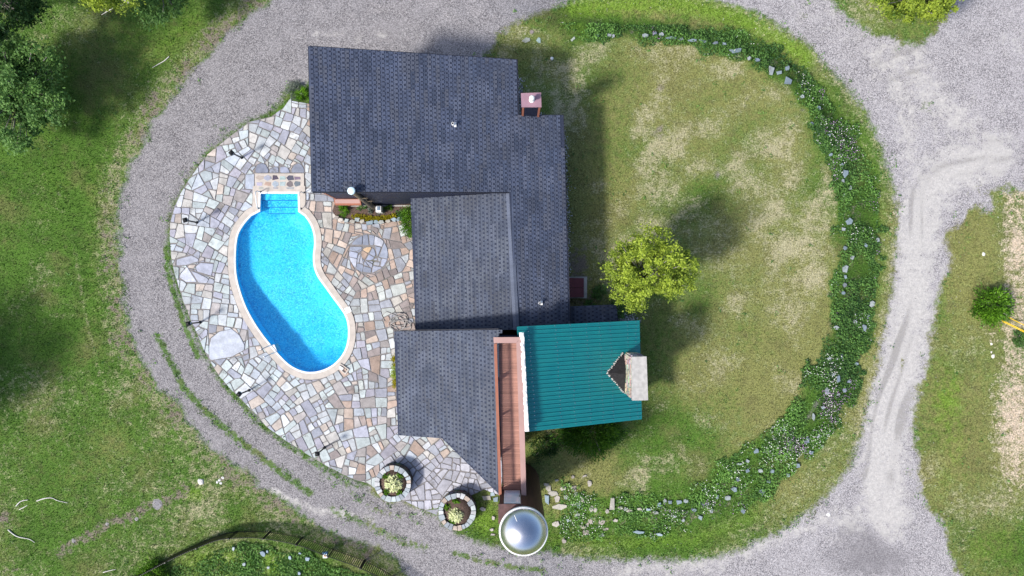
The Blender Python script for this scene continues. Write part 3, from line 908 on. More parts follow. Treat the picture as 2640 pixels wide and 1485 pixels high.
# flowering bank: ground cover leaves, blossoms, stones
south_ = lambda v: sstep(-7, -12, v)
def bank_cover():
    x = RNG.uniform(3, 24, 400000)
    y = RNG.uniform(-16, 16.5, 400000)
    a, b = sdf(x, y, A_W), sdf(x, y, B_W)
    wob = (vnoise(x, y, 0.9, 61) - 0.5) * 0.8 + (vnoise(x, y, 0.3, 62) - 0.5) * 0.6
    m = (a + wob < 0.2) & (b + wob > -0.05)
    nz = fbm(x, y, 1.6, 21)
    south = sstep(-8, -12, y)
    top = sstep(12, 15, y)
    m &= RNG.random(len(x)) < np.clip((nz - 0.33) * 3.2, 0, 1) * (1 - 0.72 * south * sstep(0.62, 0.38, fbm(x, y, 0.9, 63))) * (1 - 0.25 * top)
    x, y = x[m][:80000], y[m][:80000]
    z = sample(GZ.reshape(-1, 1), x, y)[:, 0]
    nb = fbm(x, y, 0.7, 30)
    h = np.clip((nb - 0.2) * 1.6, 0, 1) * RNG.random(len(x)) * 0.42
    c = np.stack([x, y, z + h], -1)
    tint = np.clip(0.20 + 0.2 * south_(y) + h * 1.3 + RNG.normal(0, 0.18, len(x)) + (fbm(x, y, 2.2, 33) - 0.5) * 0.7, 0, 1)
    o = leaf_obj('bank_ground_cover', [leaves(c, 0.13, 0.075, 0.8, tint)], M['cover'])
    tag(o, 'leafy green ground cover growing over the curved bank', 'ground cover', kind='stuff')
    for nm, mat, lab, cnt, seed, th in (('white_blossom', 'petal_white', 'tiny white blossoms dotted over the curved bank', 1500, 40, 0.60), ('purple_blossom', 'petal_purple', 'small purple blossoms along the edge of the curved bank', 900, 44, 0.66)):
        k = RNG.permutation(len(x))
        q = k[(fbm(x[k], y[k], 1.7, seed) + (0.12 * sstep(-4, -9, y[k]) if th < 0.63 else 0) > th) & (RNG.random(len(k)) < np.where(y[k] < -5, 1.0, 0.45))][:cnt]
        cc = np.stack([x[q], y[q], z[q] + 0.22 + RNG.random(len(q)) * 0.12], -1)
        o = leaf_obj(nm, [leaves(cc, 0.06, 0.055, 2.5)], M[mat])
        tag(o, lab, 'blossom', kind='stuff')
bank_cover()

bank_st = [(1570, 93, 12, 8), (1580, 95, 8, 8), (1663, 93, 15, 9), (1688, 88, 12, 7), (1704, 90, 12, 9), (1729, 99, 22, 7), (1755, 102, 12, 6), (1784, 106, 20, 6), (1812, 108, 20, 6), (1843, 112, 14, 6), (1865, 115, 12, 6), (1896, 132, 30, 11), (1986, 182, 15, 20), (2007, 188, 14, 9), (2027, 178, 9, 12), (2030, 211, 17, 22), (1930, 152, 9, 8), (1950, 156, 14, 8), (1540, 92, 9, 6),
           (2177, 447, 12, 18), (2171, 467, 7, 10), (2187, 571, 14, 14), (2173, 591, 10, 11), (2260, 619, 8, 11), (2230, 633, 7, 10), (2195, 664, 10, 11), (2177, 693, 13, 17), (2178, 714, 7, 11), (2176, 734, 9, 10), (2246, 783, 11, 15), (2236, 815, 9, 16), (2202, 830, 12, 10), (2154, 844, 13, 9), (2226, 844, 9, 17), (2174, 505, 5, 10), (2190, 485, 7, 9), (2176, 640, 8, 9), (2172, 755, 8, 8), (2066, 250, 9, 9), (2090, 320, 10, 8), (2108, 280, 8, 12), (2135, 350, 8, 8), (2160, 405, 7, 14), (2168, 425, 6, 10), (2140, 400, 8, 8),
           (2159, 977, 10, 18), (2130, 1008, 11, 18), (2136, 923, 9, 8), (2168, 918, 6, 11), (2206, 937, 9, 8), (2159, 1016, 8, 8), (2176, 1005, 9, 10), (2095, 1073, 7, 16), (2019, 1104, 10, 7), (2109, 1125, 11, 9), (2078, 1135, 12, 17), (2089, 1165, 11, 11), (2055, 1199, 11, 12), (1948, 1162, 11, 12), (1990, 1213, 12, 10), (1959, 1213, 10, 10), (2029, 1224, 8, 8), (2186, 983, 8, 8), (2120, 1050, 8, 7), (2033, 1141, 9, 6), (2146, 965, 7, 8),
           (1699, 1299, 12, 10), (1713, 1290, 8, 8), (1727, 1293, 9, 11), (1749, 1293, 14, 10), (1767, 1290, 12, 9), (1805, 1296, 20, 9), (1875, 1282, 15, 10), (1892, 1260, 14, 11), (1914, 1315, 9, 16), (1831, 1314, 10, 13), (1737, 1329, 12, 7), (1805, 1333, 13, 10), (1699, 1376, 16, 7), (1647, 1370, 26, 8), (1623, 1315, 15, 7), (1648, 1311, 12, 7), (1959, 1212, 9, 9), (1988, 1213, 10, 9), (1900, 1234, 9, 10), (1848, 1280, 7, 11), (1820, 1299, 14, 6), (1963, 1266, 14, 12), (1670, 1312, 20, 5), (1788, 1312, 12, 8), (1760, 1340, 8, 8), (1980, 1240, 10, 6), (1925, 1212, 9, 10), (1905, 1195, 12, 5), (1926, 1187, 10, 8), (1690, 1320, 14, 7),
           (1477, 1229, 7, 8), (1507, 1227, 10, 8), (1479, 1259, 15, 15), (1452, 1259, 14, 13), (1426, 1271, 22, 13), (1410, 1286, 11, 26), (1437, 1285, 14, 15), (1458, 1281, 9, 11), (1485, 1274, 13, 10), (1501, 1285, 10, 16), (1444, 1305, 34, 15), (1495, 1301, 15, 13), (1525, 1311, 9, 17), (1535, 1314, 7, 13), (1578, 1299, 17, 30), (1564, 1316, 9, 11), (1489, 1327, 14, 12), (1432, 1350, 17, 13), (1465, 1340, 9, 8), (1522, 1343, 11, 13), (1551, 1344, 14, 14), (1503, 1358, 18, 7), (1511, 1371, 18, 14), (1550, 1380, 15, 9), (1454, 1394, 11, 10), (1586, 1340, 12, 8), (1625, 1316, 16, 7), (1611, 1311, 9, 9), (1414, 1259, 14, 14), (1408, 1248, 14, 8), (1515, 1350, 8, 7), (1560, 1363, 14, 8), (1520, 1246, 10, 13), (1435, 1238, 8, 6), (1598, 1307, 12, 7),
           (1255, 1283, 20, 14), (1279, 1286, 14, 13), (1271, 1273, 12, 10), (1245, 1312, 15, 9), (1272, 1334, 8, 10), (1268, 1364, 10, 6), (1271, 1378, 12, 5)]
def flat_stone(c, w, h, th, rot, tint, parent, mat, name, tilt=0.12):
    n = random.choice((4, 4, 5, 5, 6))
    pts = []
    for k in range(n):
        t = 2 * math.pi * (k + 0.5 + random.uniform(-0.25, 0.25)) / n
        q = random.uniform(0.85, 1.15)
        pts.append((math.cos(t) * w * 0.62 * q, math.sin(t) * h * 0.62 * q))
    mb = MB()
    vs = [(x, y, 0) for x, y in pts] + [(x, y, th * 0.7) for x, y in pts] + [(x * 0.93, y * 0.93, th) for x, y in pts]
    mb.add(vs, [tuple(range(2 * n, 3 * n))] + [(i, (i + 1) % n, n + (i + 1) % n, n + i) for i in range(n)] + [(n + i, n + (i + 1) % n, 2 * n + (i + 1) % n, 2 * n + i) for i in range(n)])
    o = bpy.data.objects.new(name, mb.mesh(name, mat, tint=tint))
    link(o, parent)
    o.location = Vector(c)
    o.rotation_euler = (random.uniform(-tilt, tilt), random.uniform(-tilt, tilt), rot)
    return o
# the bank's own terrain skin, a hair above the ground sheet
bsel = (bank.reshape(-1)[F].min(1) > 0.45) & (np.abs(cx) < 45.9) & (np.abs(cy) < 28.4)
Fb_ = F[bsel]
ub, ib = np.unique(Fb_, return_inverse=True)
Vb = Vg[ub].copy()
Vb[:, 2] += 0.006
flower_bank = obj('flower_bank', np_mesh('flower_bank', Vb, ib.reshape(-1, 4), M['ground'], {'m1': M1[ub], 'm2': M2[ub], 'm3': M3[ub]}, True))
flower_bank['kind'] = 'structure'
cool = [srgb(186, 205, 214), srgb(170, 190, 202), srgb(196, 208, 210), srgb(160, 178, 192), srgb(205, 214, 216)]
warm = [srgb(205, 200, 188), srgb(196, 186, 176), srgb(214, 206, 196), srgb(186, 190, 186)]
for (x, y, w, h) in bank_st:
    south = y > 1180 and x < 1700
    t = random.choice(warm + cool[:2] if south else cool)
    t = tuple(c * (0.66 if south else 0.5) for c in t)
    flat_stone(G(x, y, 0.08 if x > 1560 else 0.0), w * K * 1.02, h * K * 1.02, random.uniform(0.05, 0.11), random.uniform(-0.3, 0.3), t, flower_bank, M['stone'], 'bank_stone', 0.14)

# ------------------------------------------------------------------ swimming pool
from mathutils.geometry import tessellate_polygon
pool = thing('swimming_pool', 'kidney shaped swimming pool of bright blue water with pale coping', 'swimming pool', (*P(755, 740)[:2], 0))
def ring(inner, outer, z0, z1, zi=None):
    mb = MB()
    n = len(inner)
    vs = [(x, y, z1) for x, y in inner] + [(x, y, z1) for x, y in outer] + [(x, y, z0) for x, y in outer] + [(x, y, z0 if zi is None else zi) for x, y in inner]
    fs = []
    for i in range(n):
        j = (i + 1) % n
        fs += [(n + i, n + j, j, i), (2 * n + i, 2 * n + j, n + j, n + i), (i, j, 3 * n + j, 3 * n + i), (3 * n + i, 3 * n + j, 2 * n + j, 2 * n + i)]
    return mb.add(vs, fs)
ring(COPE_IN, COPE_OUT, -0.02, 0.085).build('coping', M['coping'], pool)
ring(offset_poly(POOL, -0.012), offset_poly(POOL, 0.105), -0.06, 0.078).build('white_edge_band', M['white'], pool)
ys = [p[1] for p in POOL]
y_sh, y_dp = max(ys), min(ys)
def depth(y):
    t = (y_sh - y) / (y_sh - y_dp)
    return -0.62 - 0.13 * min(t / 0.35, 1) - 0.55 * float(sstep(0.42, 0.72, np.array(t))) + 0.4 * float(sstep(0.86, 1.0, np.array(t)))
# basin: wall ring, then a sloping floor on a grid inside the outline
gxs, gys = np.meshgrid(np.arange(-17.5, -9.5, 0.16), np.arange(-5.6, 6.2, 0.16))
fl_in = inside(gxs, gys, offset_poly(POOL, 0.12))
mbw = MB()
np_ = len(POOL)
top_ = [(x, y, 0.0) for x, y in POOL]
bot_ = [(x, y, depth(y) - 0.06) for x, y in POOL]
mbw.add(top_ + bot_, [((i + 1) % np_, i, np_ + i, np_ + (i + 1) % np_) for i in range(np_)])
mbw.build('basin_wall', M['liner'], pool, True)
nyf, nxf = gxs.shape
gid = np.arange(nyf * nxf).reshape(nyf, nxf)
Ff = np.stack([gid[:-1, :-1], gid[:-1, 1:], gid[1:, 1:], gid[1:, :-1]], -1).reshape(-1, 4)
ok = fl_in.reshape(-1)[Ff].any(1)
Ff = Ff[ok]
dz = np.array([depth(float(y)) for y in gys[:, 0]])
wall_d = seg_dist(gxs, gys, POOL)
# dished deep end: the floor rises towards the walls
rise = np.clip(1 - wall_d / 1.1, 0, 1) ** 2 * 0.4
Vf = np.stack([gxs, gys, np.repeat(dz[:, None], nxf, 1) + rise], -1).reshape(-1, 3)
u_, i_ = np.unique(Ff, return_inverse=True)
obj('basin_floor', np_mesh('basin_floor', Vf[u_], i_.reshape(-1, 4), M['liner'], None, True), pool)
s0, s1 = P(672, 499), P(769, 499)
for k, (ya, yb, zt) in enumerate(((499, 516, -0.20), (516, 533, -0.34), (533, 549, -0.48))):
    a, b = P(672, ya), P(769, yb)
    MB().box(a.x + 0.005, b.x - 0.005, b.y, a.y - 0.005, -1.3, zt).build('entry_step', M['liner'], pool)
    MB().box(a.x + 0.01, b.x - 0.01, b.y - 0.012, b.y + 0.03, zt - 0.05, zt + 0.006).build('step_nosing', M['nosing'], pool)
mb = MB()
tri = tessellate_polygon([[Vector((x, y, 0)) for x, y in POOL]])
mb.add([(x, y, -0.11) for x, y in POOL], [tuple(t) for t in tri])
wat = mb.build('water', M['water'], pool)
for p in wat.data.polygons:
    pass
lid = MB()
c = P(898, 799)
a = 0.42
for r_, z_ in ((0.19, 0.0955),):
    pts = [(c.x + r_ * 1.3 * math.cos(a + t), c.y + r_ * 1.3 * math.sin(a + t)) for t in (0.78, 2.36, 3.93, 5.5)]
    lid.prism(pts, 0.08, z_)
lid.build('skimmer_lid', M['white'], pool)
# inlaid slab at the head of the steps
sa, sb = P(658, 447.5), P(785, 482)
slab = MB().box(sa.x, sb.x, sb.y, sa.y, 0.0, 0.088).build('inlaid_slab', M['coping'], pool)
inl = [srgb(190, 178, 168), srgb(176, 180, 196), srgb(92, 84, 100), srgb(178, 198, 196), srgb(96, 96, 112), srgb(142, 126, 146), srgb(182, 178, 198), srgb(192, 166, 152), srgb(178, 190, 202), srgb(178, 194, 196), srgb(128, 120, 122), srgb(122, 132, 140), srgb(182, 184, 178), srgb(186, 200, 188), srgb(176, 174, 178), srgb(186, 200, 192), srgb(174, 176, 178), srgb(200, 198, 190)]
for k in range(18):
    r_, c_ = divmod(k, 6)
    px = 672 + c_ * 19.3 + random.uniform(-1, 1)
    py = (459, 474.5, 487 - 0.5)[r_]
    if r_ == 2 and k % 2:
        continue
    w_, h_ = random.uniform(13, 16) * K, ((10, 11.5, 5)[r_] + random.uniform(-1, 1)) * K
    o = flat_stone(P(px, py if r_ < 2 else 485.5, 0.0) + Vector((0, 0, 0.078)), w_ * 1.15, h_ * 1.15, 0.018, 0, tuple(q * 0.8 for q in inl[k]), None, M['stone'], 'inlay_stone', 0.0)
    o.parent = slab
    o.location = Vector(o.location)

def rail(pts, r, name, mats, label, cat, group=None):
    t = thing(name, label, cat, tuple(pts[0][:2]) + (0,), group)
    return t
# ladder in the deep end
lt = thing('pool_ladder', 'stainless pool ladder with pale treads at the deep end', 'ladder', tuple(P(690, 905)))
inn = (P(712, 896) - P(686, 908)).normalized()          # towards the water
sid = Vector((-inn.y, inn.x, 0))
c0 = P(699, 902.5)
for s_ in (-1, 1):
    b = c0 + sid * (0.25 * s_)
    MB().tube([b - inn * 0.62 + Vector((0, 0, 0.05)), b - inn * 0.58 + Vector((0, 0, 0.55)), b - inn * 0.45 + Vector((0, 0, 0.72)), b - inn * 0.15 + Vector((0, 0, 0.75)), b + inn * 0.12 + Vector((0, 0, 0.55)), b + inn * 0.2 + Vector((0, 0, 0)), b + inn * 0.2 + Vector((0, 0, -1.2))], 0.022, 8).build('handrail', M['chrome'], lt, True)
for k, z_ in enumerate((0.02, -0.32, -0.66)):
    a = c0 + inn * (0.26) + Vector((0, 0, z_))
    MB().bar(a - sid * 0.25, a + sid * 0.25, 0.13, 0.035).build('tread', M['white'], lt)
for nm, (x0, y0, x1, y1), lab in (('west', (655, 495, 666, 537), 'white handrail on the west side of the pool steps'), ('east', (769, 497, 776, 538), 'white handrail on the east side of the pool steps')):
    a, b = P(x0, y0, 0.75), P(x1, y1, 0.12)
    t = thing('pool_handrail', lab, 'handrail', (b.x, b.y, 0), 'handrails beside the pool steps')
    a2 = Vector((a.x * 0.995, a.y, 0.78))
    MB().tube([Vector((a.x + 0.15, a.y + 0.1, 0.09)), Vector((a.x + 0.12, a.y + 0.08, 0.6)), a2, (a2 + b) / 2 + Vector((0, 0, 0.12)), b + Vector((0, 0, 0.2)), Vector((b.x, b.y, 0.09))], 0.03, 8).build('tube', M['white'], t, True)
    for q in (Vector((a.x + 0.15, a.y + 0.1, 0)), b):
        MB().lathe((q.x, q.y, 0.085), [(0.06, 0), (0.06, 0.02), (0.04, 0.03)], 10).build('base_flange', M['black'], t)

# ------------------------------------------------------------------ flagstone patio
patio = None
def clip(poly, p, n):
    out = []
    m = len(poly)
    for i in range(m):
        a, b = poly[i], poly[(i + 1) % m]
        da = (a[0] - p[0]) * n[0] + (a[1] - p[1]) * n[1]
        db = (b[0] - p[0]) * n[0] + (b[1] - p[1]) * n[1]
        if da >= 0:
            out.append(a)
        if (da >= 0) != (db >= 0):
            t = da / (da - db)
            out.append((a[0] + (b[0] - a[0]) * t, a[1] + (b[1] - a[1]) * t))
    return out
def cen(poly):
    return (sum(p[0] for p in poly) / len(poly), sum(p[1] for p in poly) / len(poly))
def subtract(poly, holep):
    """convex minus convex (ccw) -> list of convex pieces"""
    res, cur = [], poly
    n = len(holep)
    for i in range(n):
        a, b = holep[i], holep[(i + 1) % n]
        nrm = (b[1] - a[1], -(b[0] - a[0]))
        o = clip(cur, a, nrm)
        if len(o) > 2 and abs(area2(o)) > 1e-4:
            res.append(o)
        cur = clip(cur, a, (-nrm[0], -nrm[1]))
        if len(cur) < 3:
            return res
    return res
def hits(poly, holep):
    cur = poly
    n = len(holep)
    for i in range(n):
        a, b = holep[i], holep[(i + 1) % n]
        cur = clip(cur, a, (-(b[1] - a[1]), (b[0] - a[0])))
        if len(cur) < 3:
            return False
    return abs(area2(cur)) > 1e-4
def nearest(p, pts):
    best = None
    n = len(pts)
    for i in range(n):
        ax, ay = pts[i]
        bx, by = pts[(i + 1) % n]
        dx, dy = bx - ax, by - ay
        t = max(0, min(1, ((p[0] - ax) * dx + (p[1] - ay) * dy) / (dx * dx + dy * dy + 1e-12)))
        q = (ax + t * dx, ay + t * dy)
        d = (q[0] - p[0]) ** 2 + (q[1] - p[1]) ** 2
        if best is None or d < best[0]:
            best = (d, q, (dx, dy))
    return best
def split(poly, tgt, out):
    A = abs(area2(poly))
    if A < tgt():
        out.append(poly)
        return
    best = None
    n = len(poly)
    for _ in range(7):
        # cut square to one of the longer edges, the cut that leaves the best-shaped pair wins
        i = max(range(n), key=lambda k: math.dist(poly[k], poly[(k + 1) % n]) * random.uniform(0.55, 1.0))
        a, b = poly[i], poly[(i + 1) % n]
        th = math.atan2(b[1] - a[1], b[0] - a[0]) + random.gauss(0, 0.13)
        ax = (math.cos(th), math.sin(th))
        t = random.uniform(0.3, 0.7)
        q = (a[0] + (b[0] - a[0]) * t, a[1] + (b[1] - a[1]) * t)
        hs = [clip(poly, q, (ax[0] * s_, ax[1] * s_)) for s_ in (1, -1)]
        if any(len(h) < 3 or abs(area2(h)) < 0.02 for h in hs):
            continue
        sc_ = min(4 * math.pi * abs(area2(h)) / sum(math.dist(h[k], h[(k + 1) % len(h)]) for k in range(len(h))) ** 2 for h in hs) * random.uniform(0.85, 1)
        if best is None or sc_ > best[0]:
            best = (sc_, hs)
    if best is None:
        out.append(poly)
        return
    for h in best[1]:
        split(h, tgt, out)
random.seed(21)
PAT_CCW = PATIO if area2(PATIO) > 0 else PATIO[::-1]
bed_px = [(866, 520), (858, 545), (870, 562), (900, 572), (935, 577), (965, 578), (1000, 572), (1030, 568), (1062, 570), (1070, 505), (900, 500)]
BED = [tuple(P(x, y)[:2]) for x, y in bed_px]
BED = BED if area2(BED) > 0 else BED[::-1]
x0, x1 = min(p[0] for p in PATIO), max(p[0] for p in PATIO)
y0, y1 = min(p[1] for p in PATIO), max(p[1] for p in PATIO)
seeds = []
while len(seeds) < 26:
    q = (random.uniform(x0, x1), random.uniform(y0, y1))
    if all((q[0] - s[0]) ** 2 + (q[1] - s[1]) ** 2 > 6.0 for s in seeds):
        seeds.append(q)
cells = []
for i, s in enumerate(seeds):
    poly = [(x0 - .1, y0 - .1), (x1 + .1, y0 - .1), (x1 + .1, y1 + .1), (x0 - .1, y1 + .1)]
    for j, t in enumerate(seeds):
        if i != j:
            mid = ((s[0] + t[0]) / 2, (s[1] + t[1]) / 2)
            poly = clip(poly, mid, (s[0] - t[0], s[1] - t[1]))
            if len(poly) < 3:
                break
    if len(poly) > 2:
        cells.append(poly)
# stones of a shape of their own
px_poly = lambda L: (lambda w: w if area2(w) > 0 else w[::-1])([tuple(P(x, y)[:2]) for x, y in L])
z7 = lambda L: px_poly([(400 + x * .276, 700 + y * .276) for x, y in L])
z5 = lambda L: px_poly([(x * .31056, 400 + y * .31056) for x, y in L])
z6 = lambda L: px_poly([(400 + x * .276, 400 + y * .276) for x, y in L])
blue, pale = srgb(176, 184, 204), srgb(206, 212, 224)
special = [(z7([(520, 625), (600, 560), (720, 535), (790, 590), (842, 690), (835, 735), (720, 797), (530, 830), (508, 812), (505, 690)]), pale),
           (z5([(1465, 862), (1590, 828), (1655, 862), (1650, 885), (1560, 912), (1465, 918)]), srgb(190, 194, 208)),
           (z5([(1668, 888), (1780, 897), (1758, 1003), (1640, 968), (1625, 925)]), srgb(192, 196, 212)),
           (z5([(1500, 985), (1555, 925), (1640, 1058), (1545, 1058), (1492, 1020)]), srgb(202, 206, 218)),
           (z5([(1572, 940), (1640, 975), (1745, 1012), (1720, 1066), (1652, 1062)]), srgb(196, 200, 214)),
           (z6([(933, 168), (935, 120), (965, 85), (1000, 72), (1040, 90), (1062, 130), (1062, 168)]), srgb(150, 156, 174)),
           (z6([(1068, 168), (1075, 130), (1110, 108), (1160, 110), (1163, 168)]), srgb(160, 166, 182)),
           (z6([(1170, 168), (1170, 110), (1215, 105), (1250, 125), (1268, 168)]), srgb(166, 172, 190)),
           (z6([(1275, 168), (1275, 130), (1300, 90), (1335, 70), (1375, 90), (1398, 130), (1398, 168)]), srgb(156, 162, 178)),
           (z6([(845, 180), (930, 175), (930, 325), (840, 318)]), srgb(184, 192, 206))]
cc_ = P(950.6, 654)
circ = lambda r, n: [(cc_.x + r * math.cos(2 * math.pi * k / n), cc_.y + r * math.sin(2 * math.pi * k / n)) for k in range(n)]
C_OUT, C_IN = circ(1.22, 20), circ(0.46, 14)
gap = [s for s, _ in special] + [C_OUT, [(sa.x - .02, sb.y - .02), (sb.x + .02, sb.y - .02), (sb.x + .02, sa.y + .02), (sa.x - .02, sa.y + .02)]]
stones = []
def tgt():
    return math.exp(random.uniform(math.log(0.17), math.log(0.75)))
raw = []
for c in cells:
    split(c, tgt, raw)
FOOT = [px_poly([(900, 528), (1240, 195), (900, 215)])]
for poly in raw:
    pieces = [poly]
    for h in gap:
        nx = []
        for q in pieces:
            nx += subtract(q, h) if hits(q, h) else [q]
        pieces = nx
    for q in pieces:
        for curve, side in ((COPE_OUT, -1), (PAT_CCW, 1), (BED, -1)):
            if len(q) < 3:
                break
            vin = [in_poly(p, curve) for p in q]
            if (side == -1 and any(vin)) or (side == 1 and not all(vin)):
                d, pt, e = nearest(cen(q), curve)
                nrm = (-e[1], e[0])            # inward normal of a ccw curve
                q = clip(q, pt, (nrm[0] * side, nrm[1] * side))
        if len(q) < 3 or abs(area2(q)) < 0.012:
            continue
        c = cen(q)
        if in_poly(c, COPE_OUT) or not in_poly(c, PAT_CCW) or in_poly(c, BED):
            continue
        if (c[0] > -9.75 and c[1] > 5.05) or (c[0] > -5.5 and c[1] > -2.6) or (c[0] > -6.2 and -8.0 < c[1] < -2.2):
            continue
        stones.append((q, None))
stones += [(s, t) for s, t in special]
# round motif in the courtyard
rs = []
split(C_OUT, lambda: random.uniform(0.22, 0.5), rs)
for q in rs:
    for w in (subtract(q, C_IN) if hits(q, C_IN) else [q]):
        if abs(area2(w)) > 0.02:
            stones.append((w, random.choice([srgb(176, 182, 200), srgb(164, 172, 190), srgb(190, 194, 206)])))
dg_ = (math.cos(1.05), math.sin(1.05))
for s_, cols in ((1, (srgb(168, 176, 196), srgb(160, 168, 190))), (-1, (srgb(206, 178, 146), srgb(200, 176, 160)))):
    half = clip(C_IN, (cc_.x, cc_.y), (dg_[1] * s_, -dg_[0] * s_))
    for w_, col in ((1, cols[0]), (-1, cols[1])):
        stones.append((clip(half, (cc_.x, cc_.y), (dg_[0] * w_, dg_[1] * w_)), col))

pal_cool = [srgb(203, 213, 212), srgb(196, 204, 214), srgb(182, 184, 198), srgb(168, 172, 184), srgb(212, 216, 220), srgb(190, 200, 202), srgb(206, 203, 198), srgb(204, 192, 182), srgb(180, 178, 190), srgb(198, 208, 208), srgb(204, 210, 214), srgb(222, 226, 228), srgb(196, 206, 210), srgb(186, 180, 178)]
pal_warm = [srgb(200, 178, 164), srgb(188, 166, 152), srgb(206, 212, 208), srgb(196, 200, 198), srgb(176, 162, 156), srgb(190, 196, 200), srgb(210, 192, 178), srgb(172, 176, 186), srgb(160, 150, 148), srgb(200, 196, 188)]
pal_path = [srgb(192, 192, 202), srgb(186, 188, 198), srgb(200, 200, 208)]
pb = MB()
holes = [Vector((x, y, 0)) for x, y in COPE_IN]
tri = tessellate_polygon([[Vector((x, y, 0)) for x, y in PAT_CCW], holes[::-1]])
allv = [(x, y, 0.022) for x, y in PAT_CCW] + [(p.x, p.y, 0.022) for p in holes[::-1]]
pb.add(allv, [tuple(t) for t in tri])
patio = pb.build('patio', M['mortar'])
patio['kind'] = 'structure'
def stone_geo(poly, joint=0.024):
    ccw = poly if area2(poly) > 0 else poly[::-1]
    q = ccw
    n = len(ccw)
    for i in range(n):
        a, b = ccw[i], ccw[(i + 1) % n]
        L = math.hypot(b[0] - a[0], b[1] - a[1]) + 1e-9
        nr = (-(b[1] - a[1]) / L, (b[0] - a[0]) / L)
        j = joint * random.choice((0.5, 0.8, 1.0, 1.3, 2.0))
        q = clip(q, (a[0] + nr[0] * j, a[1] + nr[1] * j), nr)
        if len(q) < 3:
            return None
    if abs(area2(q)) < 0.006:
        return None
    c = cen(q)
    # knock off the corners
    out = []
    m = len(q)
    for i in range(m):
        p0, p1, p2 = q[i - 1], q[i], q[(i + 1) % m]
        l0, l1 = math.hypot(p0[0] - p1[0], p0[1] - p1[1]), math.hypot(p2[0] - p1[0], p2[1] - p1[1])
        if l0 < 0.03:
            continue
        d = min(random.uniform(0.01, 0.07), l0 * 0.3, l1 * 0.3)
        out.append((p1[0] + (p0[0] - p1[0]) / max(l0, 1e-6) * d, p1[1] + (p0[1] - p1[1]) / max(l0, 1e-6) * d))
        out.append((p1[0] + (p2[0] - p1[0]) / max(l1, 1e-6) * d, p1[1] + (p2[1] - p1[1]) / max(l1, 1e-6) * d))
    if len(out) < 3:
        return None
    zt = 0.052 + random.uniform(-0.008, 0.012)
    tx, ty = random.uniform(-0.008, 0.008), random.uniform(-0.008, 0.008)
    n = len(out)
    hz = lambda p: zt + (p[0] - c[0]) * tx + (p[1] - c[1]) * ty
    inn_ = [(p[0] + (c[0] - p[0]) * 0.03, p[1] + (c[1] - p[1]) * 0.03) for p in out]
    vs = [(p[0], p[1], 0.015) for p in out] + [(p[0], p[1], hz(p) - 0.008) for p in out] + [(p[0], p[1], hz(p)) for p in inn_]
    fs = [tuple(range(2 * n, 3 * n))] + [(i, (i + 1) % n, n + (i + 1) % n, n + i) for i in range(n)] + [(n + i, n + (i + 1) % n, 2 * n + (i + 1) % n, 2 * n + i) for i in range(n)]
    return vs, fs, abs(area2(out))
geo = []
for poly, t in stones:
    g = stone_geo(poly)
    if g is None:
        continue
    c = cen(poly)
    if t is None:
        px, py = c[0] / K + 1320, 742.5 - c[1] / K
        if px > 800 and py < 880:
            t = random.choice(pal_warm)
        elif px > 1000 and 1180 < py:
            t = random.choice(pal_path)
        else:
            t = random.choice(pal_cool if not (px > 860 and random.random() < 0.3) else pal_warm)
    k = random.uniform(0.62, 0.90)
    geo.append((g[2], g[0], g[1], tuple(q * k for q in t)))
geo.sort(key=lambda g: -g[0])
for g in geo[:300]:
    MB().add(g[1], g[2]).build('flagstone', M['stone'], patio, tint=g[3])
rest = MB()
cols = []
for g in geo[300:]:
    rest.add(g[1], g[2])
    cols += [(*g[3], 1)] * len(g[1])
me = rest.mesh('small_flagstones', M['stone'])
a = me.color_attributes.new('tint', 'FLOAT_COLOR', 'POINT')
a.data.foreach_set('color', np.array(cols, np.float32).ravel())
o = obj('small_flagstones', me, patio)
o['kind'] = 'stuff'
print('flagstones', len(geo))

# ------------------------------------------------------------------ house
random.seed(31)
house = thing('house', 'rambling house with dark shingle roofs, teal metal roof and rooftop walkway', 'house', (0, 2, 0))
def on_plane(px, py, a, b):
    """survey point on the roof plane z = a + b*x"""
    x0 = (px - 1320) * K
    return P(px, py, (a + b * x0) / (1 + b * x0 / CAM_H))
ROT = -0.0215
def roof_frame(O, b):
    ev = Vector((ROT, 1, ROT * b)).normalized()
    n = Vector((-b, 0, 1)).normalized()
    n = (n - ev * n.dot(ev)).normalized()
    eu = ev.cross(n).normalized()
    return eu, ev, n
def spans(poly, u):
    xs = []
    m = len(poly)
    for i in range(m):
        (u0, v0), (u1, v1) = poly[i], poly[(i + 1) % m]
        if (u0 > u) != (u1 > u):
            xs.append(v0 + (v1 - v0) * (u - u0) / (u1 - u0))
    xs.sort()
    return [(xs[i], xs[i + 1]) for i in range(0, len(xs) - 1, 2)]
EXPO = 0.228
TAB = 0.245
shade = [srgb(76, 84, 104), srgb(80, 88, 107), srgb(72, 81, 101), srgb(85, 92, 110), srgb(77, 84, 101), srgb(82, 87, 101)]
